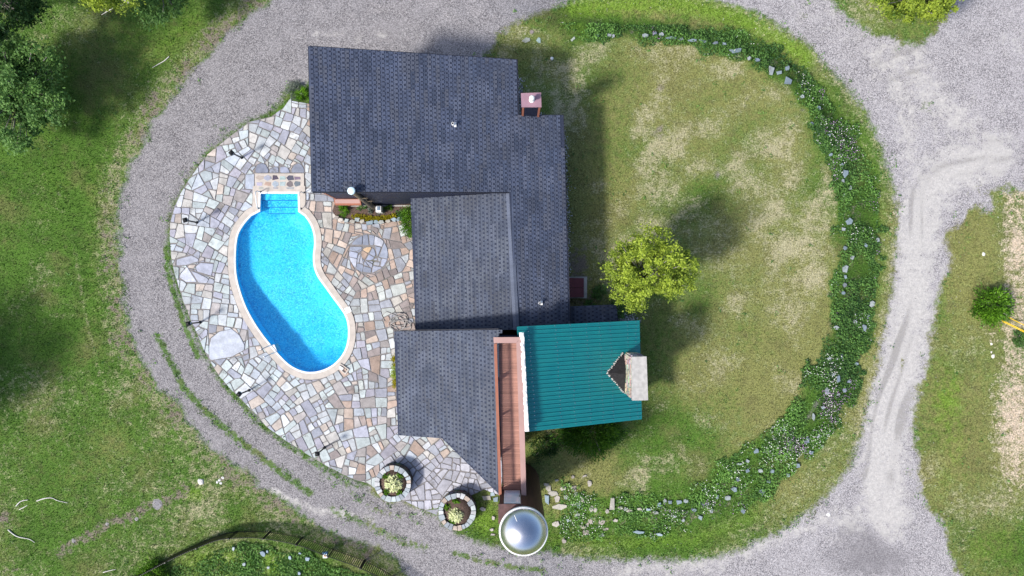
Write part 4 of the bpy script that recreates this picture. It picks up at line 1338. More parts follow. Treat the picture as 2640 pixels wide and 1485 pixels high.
def shingle_geo(L, down, phase, rnd):
    """one laminated shingle, length L along v; u 0 is uphill when down>0"""
    mb = MB()
    f = (lambda u: u) if down > 0 else (lambda u: EXPO - u)
    def slabq(ua, ub, va, vb, ha, hb):
        ua_, ub_ = f(ua), f(ub)
        A = [(ua_, va, ha), (ub_, va, hb), (ub_, vb, hb), (ua_, vb, ha)]
        B = [(ua_, va, 0), (ub_, va, 0), (ub_, vb, 0), (ua_, vb, 0)]
        fl = [(0, 1, 2, 3), (1, 5, 6, 2), (0, 4, 5, 1), (2, 6, 7, 3)]
        if down < 0:
            fl = [tuple(reversed(q)) for q in fl]
        mb.add(A + B, fl)
    slabq(0.0, 0.105, 0, L, 0.006, 0.012)
    v = -phase
    while v < L:
        w = TAB * rnd.uniform(0.48, 0.72)
        a, b_ = max(0, v), min(L, v + w)
        if b_ - a > 0.01:
            slabq(0.105, EXPO - 0.004, a, b_, 0.026, 0.036)
        v += TAB
    return mb
shade_grey = [srgb(80, 87, 102), srgb(85, 91, 105), srgb(77, 84, 99), srgb(88, 94, 106), srgb(81, 86, 98)]
def shingled(name, pxs, a, b, n_parts, th=0.22, pal=None):
    pal = pal or shade
    pts = [on_plane(x, y, a, b) for x, y in pxs]
    if area2([p[:2] for p in pts]) < 0:
        pts = pts[::-1]
    mb = MB()
    mb.prism([p[:2] for p in pts], [p.z - th for p in pts], [p.z for p in pts])
    roof = mb.build(name, [M['roofbase']], house)
    O = pts[0]
    eu, ev, nn = roof_frame(O, b)
    poly = [((p - O).dot(eu), (p - O).dot(ev)) for p in pts]
    umin, umax = min(p[0] for p in poly), max(p[0] for p in poly)
    down = 1 if b < 0 else -1
    rows = []
    u, row = umin, 0
    rnd = random.Random(hash(name) % 1000 if False else len(name) * 7)
    while u < umax - 0.03:
        sp0, sp1 = spans(poly, u + 0.012), spans(poly, min(u + EXPO - 0.012, umax - 0.004))
        for s0_ in sp0:
            for s1_ in sp1:
                va, vb = max(s0_[0], s1_[0]) , min(s0_[1], s1_[1])
                if vb - va < 0.05:
                    continue
                v = va - rnd.uniform(0, 0.9)
                while v < vb:
                    a_, b_ = max(v, va), min(v + 0.98, vb)
                    if b_ - a_ > 0.03:
                        ph = ((a_ - va) + (TAB / 2 if row % 2 else 0) + rnd.uniform(-0.045, 0.045)) % TAB
                        rows.append((u, a_, b_ - a_ - 0.004, ph, a + b * (O + eu * u).x))
                    v += 0.98
        u += EXPO
        row += 1
    rows.sort(key=lambda r: -r[4])
    T = Matrix((( eu.x, ev.x, nn.x, 0), (eu.y, ev.y, nn.y, 0), (eu.z, ev.z, nn.z, 0), (0, 0, 0, 1)))
    cache = {}
    rest_, cols_ = MB(), []
    for i, (u, v, L, ph, _) in enumerate(rows):
        org = O + eu * u + ev * v + nn * 0.002
        t = rnd.choice(pal)
        k = rnd.uniform(0.80, 1.05)
        if i < n_parts:
            key = (round(L, 2), rnd.randrange(6)) if L > 0.9 else None
            me = cache.get(key) if key else None
            if me is None:
                me = shingle_geo(L, down, ph, rnd).mesh('shingle', M['shingle'], tint=tuple(q * k for q in t))
                if key:
                    cache[key] = me
            o = bpy.data.objects.new('shingle', me)
            link(o, roof)
            o.matrix_local = Matrix.Translation(org) @ T
        else:
            g = shingle_geo(L, down, ph, rnd)
            rest_.add([(org + (T.to_3x3() @ Vector(p))) for p in g.v], g.f)
            cols_ += [(*[q * k for q in t], 1)] * len(g.v)
    if rest_.v:
        me = rest_.mesh('shingles', M['shingle'])
        ca = me.color_attributes.new('tint', 'FLOAT_COLOR', 'POINT')
        ca.data.foreach_set('color', np.array(cols_, np.float32).ravel())
        o = obj('shingle_courses', me, roof)
        o['kind'] = 'stuff'
    return roof, pts
M['roofbase'] = simple('shingle_underlay', srgb(55, 61, 78), 0.9, var=0.2, scale=8, spec=0.2)

main_px = [(795, 119), (1333, 154), (1337, 297), (1452, 297), (1470, 842), (1331, 850), (1313, 495), (804, 494)]
wing_px = [(1059, 512), (1312, 496), (1330, 850), (1071, 853)]
sw_px = [(1016, 854), (1287, 850), (1288, 1276), (1139, 1130), (1026, 1122)]
lean_px = [(1462, 790), (1588, 785), (1597, 840), (1462, 846)]
MAIN, WING, SWR, LEAN = (4.18, -0.263), (4.10, 0.262), (6.36, 0.455), (2.85, -0.08)
roof_main, pm = shingled('main_roof', main_px, *MAIN, 300)
roof_wing, pw = shingled('courtyard_roof', wing_px, *WING, 0, pal=shade_grey)
roof_sw, ps = shingled('patio_side_roof', sw_px, *SWR, 0, pal=shade_grey)
roof_lean, pl = shingled('lean_to_roof', lean_px, *LEAN, 0, 0.15)
# ridge caps between main and courtyard roofs
ra, rb = on_plane(1312, 496, *WING), on_plane(1331, 850, *WING)
mb = MB()
nc = 36
for k in range(nc):
    a_, b_ = ra.lerp(rb, k / nc), ra.lerp(rb, (k + 1.08) / nc)
    for s_ in (-1, 1):
        w_ = 0.17 * s_
        sl = -0.262 * 0.17
        za, zb = 0.055 + 0.012, 0.055
        vs = [(a_.x, a_.y, a_.z + za), (b_.x, b_.y, b_.z + zb + 0.02), (b_.x + w_, b_.y, b_.z + zb + sl + 0.02), (a_.x + w_, a_.y, a_.z + za + sl)]
        mb.add(vs, [(0, 1, 2, 3) if s_ < 0 else (3, 2, 1, 0)])
mb.build('ridge_cap', M['shingle'], house, tint=srgb(92, 99, 115))
# fascia boards round the main roof's free edges
def fascia(p0, p1, name='fascia', mat='darktrim', drop=0.2, out=0.02):
    p0, p1 = Vector(p0), Vector(p1)
    MB().bar(p0 - Vector((0, 0, drop / 2 + 0.01)), p1 - Vector((0, 0, drop / 2 + 0.01)), 0.03, drop).build(name, M[mat], house)
w = [on_plane(x, y, *MAIN) for x, y in main_px]
for i, j in ((0, 1), (1, 2), (2, 3), (3, 4), (7, 0)):
    d = (w[j] - w[i]).normalized()
    o_ = Vector((d.y, -d.x, 0)) * -0.02
    fascia(w[i] + o_, w[j] + o_)
fascia(on_plane(804, 495, *MAIN) - Vector((0, 0.018, 0)), on_plane(1312, 496, *MAIN) - Vector((0, 0.018, 0)))

def wall_block(name, pxs, pl_, insets, mat, zbase=-0.95, gap_=0.24):
    pts = [on_plane(x, y, *pl_) for x, y in pxs]
    if area2([p[:2] for p in pts]) < 0:
        raise ValueError(name)
    q = offset_poly([p[:2] for p in pts], [-d for d in insets])
    return MB().prism(q, zbase, [pl_[0] + pl_[1] * p[0] - gap_ + 0.0 for p in q]).build(name, M[mat], house), q
rev = lambda L: L[::-1]
wm, qm = wall_block('main_wall', rev([(795, 119), (1333, 154), (1337, 297), (1452, 297), (1470, 842), (1331, 850), (1313, 495), (804, 494)]), MAIN, [0.04, 0.04, 0.3, 0.45, 0.3, 0.45, 0.3, 0.36], 'siding')
ww, qw = wall_block('courtyard_wall', rev(wing_px), WING, [0.3, 0.02, 0.15, 0.5], 'siding')
wsw, qs = wall_block('patio_side_wall', rev(sw_px), SWR, [0.35, 0.35, 0.05, 0.3, 0.5], 'siding')
wl, ql = wall_block('lean_to_wall', rev(lean_px), LEAN, [0.2, 0.25, 0.2, 0.02], 'siding', gap_=0.17)
# copper-brown corner board and entrance canopy on the tall south wall
cx_, cy_ = -10.04, 5.09
ztop = MAIN[0] + MAIN[1] * cx_ - 0.25
MB().box(cx_ - 0.03, cx_ + 0.10, cy_ - 0.045, cy_ + 0.12, -0.05, ztop).build('corner_board', M['copper'], house)
can = MB()
ca, cb = P(862, 507, 3.4), P(930, 500, 3.4)
can.prism([(ca.x, cy_ - 0.32), (cb.x, cy_ - 0.32), (cb.x, cy_ - 0.03), (ca.x, cy_ - 0.03)], [3.05] * 4, [3.30, 3.30, 3.55, 3.55])
can_o = can.build('entrance_canopy', M['copper'], house)
MB().bar((ca.x + 0.02, cy_ - 0.335, 3.16), (cb.x - 0.02, cy_ - 0.335, 3.16), 0.03, 0.24).build('canopy_fascia', M['copper'], house)
MB().add([(ca.x + .05, cy_ - 0.26, 3.352), (cb.x - .05, cy_ - 0.26, 3.352), (cb.x - .05, cy_ - 0.06, 3.545), (ca.x + .05, cy_ - 0.06, 3.545)], [(0, 1, 2, 3)]).build('canopy_flashing', M['pinkmetal'], house)
# foundation line
MB().box(cx_ + 0.1, -5.9, cy_ - 0.06, cy_ + 0.02, -0.3, 0.16).build('foundation', M['concrete'], house)

# teal standing-seam roof
TE = (6.53, -0.439)
te_px = [(1332, 842), (1353, 1114), (1653, 1081), (1647, 826)]
tp = [on_plane(x, y, *TE) for x, y in te_px]
teal = MB().prism([p[:2] for p in tp], [p.z - 0.18 for p in tp], [p.z for p in tp]).build('metal_roof', M['darktrim'], house)
NP = 25
for k in range(NP):
    t0, t1 = k / NP, (k + 1) / NP
    A0, A1 = tp[0].lerp(tp[1], t0), tp[0].lerp(tp[1], t1)
    B0, B1 = tp[3].lerp(tp[2], t0), tp[3].lerp(tp[2], t1)
    mb = MB()
    prof = [(0.0, 0.006), (0.0, 0.05), (0.07, 0.05), (0.13, 0.012), (0.5, 0.010), (0.52, 0.018), (0.58, 0.018), (0.60, 0.010), (0.995, 0.010)]
    vs = []
    for s_, h in prof:
        for (C0, C1) in ((A0, A1), (B0, B1)):
            q = C0.lerp(C1, s_)
            ex = Vector((0.04, 0, -0.0175)) if C0 is B0 else Vector((0, 0, 0))
            vs.append(q + ex + Vector((0.4 * h, 0, 0.9 * h)))
    n_ = len(prof)
    mb.add(vs, [(2 * i, 2 * i + 2, 2 * i + 3, 2 * i + 1) for i in range(n_ - 1)])
    pn = mb.build('roof_panel', M['teal'], teal)
    # screw heads
sc = MB()
for k in range(NP):
    for f_ in (0.09, 0.3, 0.42, 0.55, 0.66, 0.75, 0.9, 0.97):
        q0 = tp[0].lerp(tp[1], (k + 0.28) / NP).lerp(tp[3].lerp(tp[2], (k + 0.28) / NP), f_ + random.uniform(-0.006, 0.006))
        sc.box(q0.x - 0.016, q0.x + 0.016, q0.y - 0.016, q0.y + 0.016, q0.z + 0.0, q0.z + 0.03)
so = sc.build('roof_screws', M['chrome'], teal)
so['kind'] = 'stuff'
wall_block('metal_roof_wall', te_px, TE, [0.05, 0.45, 0.5, 0.35], 'siding', gap_=0.2)
# white ridge flashing, crumpled
fl = MB()
fa, fb = on_plane(1346, 856, *TE), on_plane(1359, 1107, *TE)
nseg = 40
vs = []
for k in range(nseg + 1):
    q = fa.lerp(fb, k / nseg)
    for dx, z_ in ((-0.16, 6.71), (-0.02, 6.74 + random.uniform(-0.02, 0.02)), (0.08 + random.uniform(-0.015, 0.015), 6.72 + random.uniform(-0.03, 0.02)), (0.10, q.z + TE[1] * 0.10 + 0.03)):
        vs.append((q.x + dx, q.y, z_))
fl.add(vs, [(4 * k + i, 4 * k + 4 + i, 4 * k + 5 + i, 4 * k + 1 + i) for k in range(nseg) for i in range(3)])
fo = fl.build('ridge_flashing', M['white'], house)
# stone chimney on the teal roof
chm = MB().box(6.42, 7.10, -5.92, -3.69, 2.6, 5.95).build('stone_chimney', M['mortar'], house)
def face_stones(parent, org, du, dv, dn, Lu, Lv, name, tintf, cell=(0.28, 0.16)):
    v_ = 0.0
    while v_ < Lv - 0.03:
        h_ = min(random.uniform(0.75, 1.3) * cell[1], Lv - v_)
        u_2 = -random.uniform(0, 0.15)
        while u_2 < Lu - 0.02:
            w_ = random.uniform(0.6, 1.4) * cell[0]
            a_, b_ = max(u_2, 0) + 0.008, min(u_2 + w_, Lu) - 0.008
            if b_ - a_ > 0.03:
                pr = random.uniform(0.03, 0.085)
                j = lambda: random.uniform(-0.012, 0.012)
                q = [(a_, v_ + 0.008), (b_, v_ + 0.008), (b_, v_ + h_ - 0.008), (a_, v_ + h_ - 0.008)]
                lo = [org + du * x + dv * y for x, y in q]
                hi = [org + du * (x + (0.012 if x == a_ else -0.012) + j()) + dv * (y + (0.012 if y < v_ + h_ / 2 else -0.012) + j()) + dn * pr for x, y in q]
                MB().add(lo + hi, [(4, 5, 6, 7), (0, 1, 5, 4), (1, 2, 6, 5), (2, 3, 7, 6), (3, 0, 4, 7)]).build(name, M['rubble'], parent, tint=tintf())
            u_2 += w_
        v_ += h_
st_t = lambda: tuple(q * random.uniform(0.55, 0.9) for q in random.choice([srgb(205, 196, 180), srgb(190, 182, 170), srgb(214, 206, 194), srgb(170, 164, 157)]))
X_, Y_, Z_ = Vector((1, 0, 0)), Vector((0, 1, 0)), Vector((0, 0, 1))
face_stones(chm, Vector((6.42, -3.69, 3.45)), -Y_, Z_, -X_, 2.23, 2.5, 'chimney_stone', st_t, (0.34, 0.22))
face_stones(chm, Vector((7.10, -3.69, 3.45)), -X_, Z_, Y_, 0.68, 2.5, 'chimney_stone', st_t, (0.34, 0.22))
face_stones(chm, Vector((6.42, -5.92, 3.45)), X_, Z_, -Y_, 0.68, 2.5, 'chimney_stone', st_t, (0.34, 0.22))
cp = [P(1629, 920, 6.15), P(1630, 1032.6, 6.15), P(1671, 1032, 6.15), P(1667, 919, 6.15)]
MB().prism([p[:2] for p in cp], 5.95, 6.15).build('chimney_cap', M['concrete'], house)
# dark cricket saddle behind the chimney
k0, k1, k2 = on_plane(1564, 961, *TE), on_plane(1607, 908, *TE), on_plane(1612, 1016, *TE)
kr = (k1 + k2) / 2 + Vector((0.05, 0, 0.42))
up_ = Vector((0, 0, 0.035))
MB().add([k0 + up_, k1 + up_, k2 + up_, kr], [(0, 3, 1), (0, 2, 3), (1, 3, 2), (0, 1, 2)]).build('chimney_saddle', M['membrane'], house)
for e0, e1 in ((k0, k1), (k0, k2)):
    mb = MB()
    for k in range(14):
        q = e0.lerp(e1, (k + 0.5) / 14) + Vector((random.uniform(-0.03, 0.03), random.uniform(-0.02, 0.02), 0.045))
        mb.box(q.x - random.uniform(0.02, 0.06), q.x + random.uniform(0.02, 0.06), q.y - 0.03, q.y + 0.03, q.z - 0.03, q.z + random.uniform(0.005, 0.03))
    o = mb.build('saddle_flashing', M['concrete'], house)
    o['kind'] = 'stuff'

# sided chimney chase with mauve cap on the north-east corner
za = 6.1
c4 = [P(1343, 240, za), P(1344.5, 276, za), P(1396, 276, za), P(1395, 238.5, za)]
MB().prism([p[:2] for p in c4], za - 0.1, za).build('chase_cap', M['mauve'], house)
q = offset_poly([p[:2] for p in c4], -0.06)
MB().prism(q, -0.2, za - 0.102).build('chase_wall', M['siding'], house)
for i in (1, 2):
    x_, y_ = q[i]
    s_ = 1 if i == 1 else -1
    MB().box(min(x_ - 0.02 * s_, x_ + 0.09 * s_), max(x_ - 0.02 * s_, x_ + 0.09 * s_), y_ - 0.03, y_ + 0.06, 0.0, za - 0.103).build('chase_corner_board', M['copper'], house)
for k in range(1, 9):
    x_ = q[1][0] + 0.1 + (q[2][0] - q[1][0] - 0.2) * k / 9
    MB().box(x_ - 0.015, x_ + 0.015, q[1][1] - 0.022, q[1][1] + 0.01, 0.5, za - 0.11).build('siding_batten', M['siding'], house)
fc = P(1371, 258, za)
flue = MB().lathe((fc.x, fc.y, za), [(0.15, 0), (0.15, 0.03), (0.11, 0.04), (0.11, 0.35), (0.14, 0.36), (0.15, 0.42), (0.12, 0.50), (0.05, 0.54)], 16).build('flue_cap', M['white'], house, True)
# vent pipes
for (px, py) in ((1171, 322), (1393.5, 781)):
    b = on_plane(px, py, *MAIN)
    o = MB().box(b.x + 0.0, b.x + 0.12, b.y - 0.12, b.y + 0.13, b.z + 0.0, b.z + 0.06)
    o.lathe((b.x - 0.05, b.y, b.z - 0.05), [(0.075, 0), (0.075, 0.42)], 12)
    vp = o.build('vent_pipe', M['white'], house)
    MB().lathe((b.x - 0.05, b.y, b.z + 0.372), [(0.055, 0), (0.055, 0.003)], 12).build('vent_opening', M['black'], house)
# maroon cellar bulkhead on the east wall
hx0, hx1 = P(1452, 717).x, P(1503.5, 717).x
hy0, hy1 = P(0, 766).y, P(0, 717).y
ex = P(1513, 717).x
MB().prism([(hx0, hy0 - 0.07), (ex, hy0 - 0.07), (ex, hy1 + 0.09), (hx0, hy1 + 0.09)], -0.2, [0.12, 0.10, 0.10, 0.12]).build('bulkhead_kerb', M['concrete'], house)
ym = (hy0 + hy1) / 2
for a_, b_ in ((hy0, ym - 0.008), (ym + 0.008, hy1)):
    MB().prism([(hx0, a_), (hx1, a_), (hx1, b_), (hx0, b_)], 0.10, [0.85, 0.42, 0.42, 0.85]).build('cellar_door', M['maroon'], house)

# ------------------------------------------------------------------ rooftop walkway
DZ = 5.85
dp = [P(1284, 872, DZ), P(1296, 1276, DZ), P(1344, 1276, DZ), P(1334, 872, DZ)]
deck = MB().prism([p[:2] for p in dp], DZ - 0.5, DZ - 0.06).build('walkway', M['darktrim'], house)
NB = 62
for k in range(NB):
    t0, t1 = k / NB, (k + 0.93) / NB
    A0, A1 = dp[0].lerp(dp[1], t0), dp[0].lerp(dp[1], t1)
    B0, B1 = dp[3].lerp(dp[2], t0), dp[3].lerp(dp[2], t1)
    kk = random.uniform(0.85, 1.12)
    MB().prism([A0[:2], A1[:2], B1[:2], B0[:2]], DZ - 0.055, DZ + random.uniform(-0.002, 0.002)).build('deck_board', M['boards'], deck, tint=tuple(c_ * kk for c_ in srgb(182, 134, 118)))
# parapet on the east and north sides, flat pinkish caps
PZ = 6.72
def cap(pxs, z0, z1, mat, name):
    pts = [P(x, y, z1) for x, y in pxs]
    if area2([p[:2] for p in pts]) < 0:
        pts = pts[::-1]
    return MB().prism([p[:2] for p in pts], z0, z1).build(name, M[mat], house)
cap([(1331, 885), (1346, 869), (1357, 1278), (1344, 1278)], PZ - 0.09, PZ, 'pinkmetal', 'parapet_cap')
cap([(1272, 869.5), (1345.5, 869.2), (1330.5, 884.5), (1273, 884.5)], PZ - 0.09, PZ - 0.003, 'pinkmetal', 'parapet_cap')
cap([(1334, 884), (1344, 872), (1354, 1276), (1346, 1276)], 3.6, PZ - 0.092, 'siding', 'parapet_wall')
cap([(1276, 873), (1341, 873), (1331, 882), (1277, 882)], 3.6, PZ - 0.094, 'siding', 'parapet_wall')
# west railing: top rail, posts, balusters
r0, r1 = P(1277, 886, PZ), P(1289.5, 1277, PZ)
RAIL = MB().bar(r0, r1, 0.15, 0.05).build('west_railing', M['copper'], house)
b0, b1 = Vector((r0.x + 0.03, r0.y, 0)), Vector((r1.x + 0.03, r1.y, 0))
MB().bar((b0.x, b0.y, DZ + 0.12), (b1.x, b1.y, DZ + 0.12), 0.05, 0.06).build('bottom_rail', M['copper'], RAIL)
nb = 70
for k in range(nb):
    q = b0.lerp(b1, (k + 0.5) / nb)
    MB().box(q.x - 0.022, q.x + 0.022, q.y - 0.022, q.y + 0.022, DZ + 0.10, PZ - 0.026).build('baluster', M['copper'], RAIL)
for k in range(5):
    q = b0.lerp(b1, k / 4)
    MB().box(q.x - 0.05, q.x + 0.05, q.y - 0.05, q.y + 0.05, DZ - 0.05, PZ - 0.027).build('post', M['copper'], RAIL)
# fascia of the patio-side roof edge below the walkway's west side is hidden; white edge at its north end
fe0, fe1 = on_plane(1016, 853, *SWR), on_plane(1287, 849, *SWR)
fascia(fe0 + Vector((0, 0.02, 0)), fe1 + Vector((0, 0.02, 0)))

# ------------------------------------------------------------------ observatory tower
TZ = 8.9
tc = P(1349.7, 1370.2, TZ)
tower = thing('observatory_tower', 'round brown wooden tower topped by a shiny silver observatory dome', 'tower', (tc.x, tc.y, 0))
TR = 1.10
gzt = gz(tc.x, tc.y)
cyl = MB().lathe((tc.x, tc.y, gzt - 0.3), [(TR, 0), (TR, TZ - gzt + 0.2)], 48).build('tower_wall', M['wood'], tower, True)
npl = 60
for k in range(npl):
    a0, a1 = 2 * math.pi * (k + 0.04) / npl, 2 * math.pi * (k + 0.96) / npl
    ro = TR + 0.022 + random.uniform(0, 0.006)
    pts = [(tc.x + r_ * math.cos(a_), tc.y + r_ * math.sin(a_)) for r_, a_ in ((TR - 0.01, a0), (ro, a0), (ro, a1), (TR - 0.01, a1))]
    MB().prism(pts, gzt - 0.2, TZ - 0.12).build('siding_board', M['wood'], cyl)
RD = 62 * V2S * K * (CAM_H - TZ) / CAM_H
MB().lathe((tc.x, tc.y, TZ - 0.12), [(RD - 0.1, -0.05), (RD, 0), (RD, 0.13), (RD - 0.03, 0.15), (RD - 0.06, 0.155)], 64).build('dome_ring', M['white'], tower, True)
rd_ = RD - 0.06
CA = math.radians(62)
RS = rd_ / math.sin(CA)
prof = [(RS * math.sin(CA * (1 - k / 22)), RS * (math.cos(CA * (1 - k / 22)) - math.cos(CA))) for k in range(22)] + [(0.01, RS * (1 - math.cos(CA)))]
MB().lathe((tc.x, tc.y, TZ + 0.035), prof, 72).build('dome', M['dome'], tower, True)
an = math.radians(116)
e_ = lambda t: Vector((tc.x + RS * math.sin(t) * math.cos(an), tc.y + RS * math.sin(t) * math.sin(an), TZ + 0.055 + RS * (math.cos(t) - math.cos(CA))))
MB().tube([e_(0.62), e_(0.74), e_(0.86)], 0.022, 6).build('dome_latch', M['white'], tower)
# vestibule joining walkway and tower
vx0, vx1 = P(1287, 1300, 8.2).x, P(1347, 1300, 8.2).x
vy = -10.80
MB().box(vx0, vx1, vy - 0.95, vy, 5.2, 8.35).build('vestibule_wall', M['wood'], tower)
MB().box(vx0 - 0.04, vx1 + 0.0, vy - 0.93, vy + 0.05, 8.352, 8.44).build('vestibule_roof', M['redbrown'], tower)
da, db = P(1300, 1268, 6.4), P(1341, 1268, 6.4)
door = MB().box(da.x, db.x, vy + 0.002, vy + 0.045, 6.05, 8.28).build('door', M['white'], tower)
MB().box(da.x + 0.07, db.x - 0.07, vy + 0.046, vy + 0.056, 6.2, 8.15).build('door_glass', M['glass'], door)
MB().box(db.x - 0.06, db.x - 0.03, vy + 0.046, vy + 0.11, 7.0, 7.2).build('door_handle', M['black'], door)

# ------------------------------------------------------------------ small built things
random.seed(77)
# utility pole in front of the tall wall
pb_ = P(967, 537)
pole = thing('utility_pole', 'wooden pole with round white cap beside the dark house wall', 'pole', (pb_.x, pb_.y, 0))
ptz = 6.75
pt_ = P(906, 492, ptz)
lean = Vector(((pt_.x - pb_.x) / ptz, (pt_.y - pb_.y) / ptz, 0))
at_ = lambda z: Vector((pb_.x, pb_.y, z)) + lean * z
MB().tube([at_(-0.3), at_(2.0), at_(ptz)], [0.16, 0.15, 0.12], 14).build('shaft', M['polewood'], pole, True)
MB().lathe((pt_.x, pt_.y, ptz - 0.05), [(0.19, 0), (0.205, 0.03), (0.205, 0.09), (0.17, 0.12), (0.05, 0.13)], 24).build('pole_cap', M['capblue'], pole, True)
MB().tube([(pt_.x - 0.1, pt_.y + 0.1, ptz), (pt_.x - 0.46, pt_.y + 0.27, ptz + 0.05)], 0.018, 6).build('rod', M['chrome'], pole)
for z_ in (4.6, 3.3):
    MB().bar((pb_.x + 0.08, pb_.y, z_), (pb_.x + 0.5, pb_.y + 0.03, z_), 0.05, 0.05).build('bracket_arm', M['polewood'], pole)
    MB().bar((pb_.x + 0.36, pb_.y + 0.03, z_ - 0.02), (pb_.x + 0.34, pb_.y - 0.02, z_ - 0.55), 0.03, 0.03).build('bracket_strut', M['polewood'], pole)
mt = P(974, 540, 0.9)
MB().box(mt.x - 0.12, mt.x + 0.2, mt.y - 0.16, mt.y + 0.20, 0.25, 0.95).build('meter_box', M['white'], pole)
MB().box(mt.x - 0.03, mt.x + 0.14, mt.y - 0.06, mt.y + 0.17, 0.951, 0.985).build('meter_lid', M['metal_blue'] if 'metal_blue' in M else M['chrome'], pole)

# patio lamps
lamps = [((598, 398.5), (624, 407), 'black lantern post on the patio nearest the garage side roof'), ((480, 568), (509, 574), 'black lantern post at the western edge of the patio'), ((484, 835), (517, 831), 'black lantern post beside the largest pale flagstone'), ((614, 1021.6), (643, 1006), 'black lantern post on the patio southwest of the pool ladder'), ((816.6, 1168), (837, 1154), 'black lantern post nearest the round stone planters')]
lamps[0] = (*lamps[0][:2], 'black lantern post on the patio north of the pool steps')
proto = None
for hd, bs, lab in lamps:
    b = P(*bs)
    t = thing('lantern_post', lab, 'lamp post', (b.x, b.y, 0.05), 'lantern posts round the patio')
    if proto is None:
        parts = []
        parts.append(MB().lathe((0, 0, 0), [(0.09, 0), (0.09, 0.03), (0.05, 0.06), (0.045, 1.28), (0.065, 1.30), (0.065, 1.33)], 12).mesh('post', M['black']))
        mb = MB()
        for sx, sy in ((-1, -1), (1, -1), (1, 1), (-1, 1)):
            mb.bar((sx * 0.075, sy * 0.075, 1.33), (sx * 0.115, sy * 0.115, 1.58), 0.022, 0.022)
        mb.box(-0.085, 0.085, -0.085, 0.085, 1.331, 1.35)
        parts.append(mb.mesh('lantern_frame', M['black']))
        parts.append(MB().box(-0.07, 0.07, -0.07, 0.07, 1.352, 1.575).mesh('lantern_glass', M['glass']))
        mb = MB()
        mb.add([(-.14, -.14, 1.58), (.14, -.14, 1.58), (.14, .14, 1.58), (-.14, .14, 1.58), (-.03, -.03, 1.70), (.03, -.03, 1.70), (.03, .03, 1.70), (-.03, .03, 1.70)], [(3, 2, 1, 0), (4, 5, 6, 7), (0, 1, 5, 4), (1, 2, 6, 5), (2, 3, 7, 6), (3, 0, 4, 7)])
        parts.append(mb.mesh('lantern_roof', M['black']))
        proto = parts
    for me in proto:
        o = bpy.data.objects.new(me.name.split('.')[0], me)
        link(o, t)
    t.rotation_euler = (0, 0, random.uniform(0, 1))

# garden hose heap
hc = P(1030, 832)
pts = []
ph = 0
for k in range(150):
    ph += 0.235
    r_ = 0.42 + 0.18 * math.sin(k * 0.37) + 0.10 * math.sin(k * 0.11)
    pts.append((hc.x + 0.14 * math.sin(k * 0.07) + r_ * math.cos(ph) * 1.15, hc.y + 0.10 * math.cos(k * 0.09) + r_ * math.sin(ph) * 0.8, 0.085 + 0.03 * (k % 7) / 7 + k * 0.0005))
ext = P(985, 808)
pts = [(hc.x - 0.9, hc.y + 0.1, 0.09), (hc.x - 1.1, hc.y + 0.45, 0.09), (hc.x - 0.8, hc.y + 0.7, 0.09)] + pts
hs = MB().tube(pts, 0.022, 6).build('garden_hose', M['hose'], None, True)
tag(hs, 'tangled heap of grey garden hose on the flagstones', 'hose')

# skimmer-side stone trough by the pool's south end
tr_ = P(882, 955)
t = thing('patio_box', 'small open stone box sunk in the patio beside the pool', 'box', (tr_.x, tr_.y, 0.05))
ag = -0.62
ca_, sa_ = math.cos(ag), math.sin(ag)
rot = lambda x, y: (tr_.x + x * ca_ - y * sa_, tr_.y + x * sa_ + y * ca_)
for nm, (xa, xb, ya, yb, zt, m_) in {'rim': (-0.34, 0.34, -0.05, 0.02, 0.14, 'coping'), 'rim2': (-0.34, 0.34, 0.28, 0.34, 0.14, 'coping'), 'end': (-0.34, -0.26, 0.021, 0.279, 0.14, 'coping'), 'end2': (0.26, 0.34, 0.021, 0.279, 0.14, 'coping')}.items():
    MB().prism([rot(xa, ya), rot(xb, ya), rot(xb, yb), rot(xa, yb)], 0.03, zt).build('rim', M[m_], t)
MB().prism([rot(-0.255, 0.025), rot(0.255, 0.025), rot(0.255, 0.275), rot(-0.255, 0.275)], 0.03, 0.058).build('floor', M['black'], t)
MB().prism([rot(-0.25, 0.03), rot(0.02, 0.03), rot(0.02, 0.2), rot(-0.25, 0.2)], 0.06, 0.16).build('lid', M['white'], t)

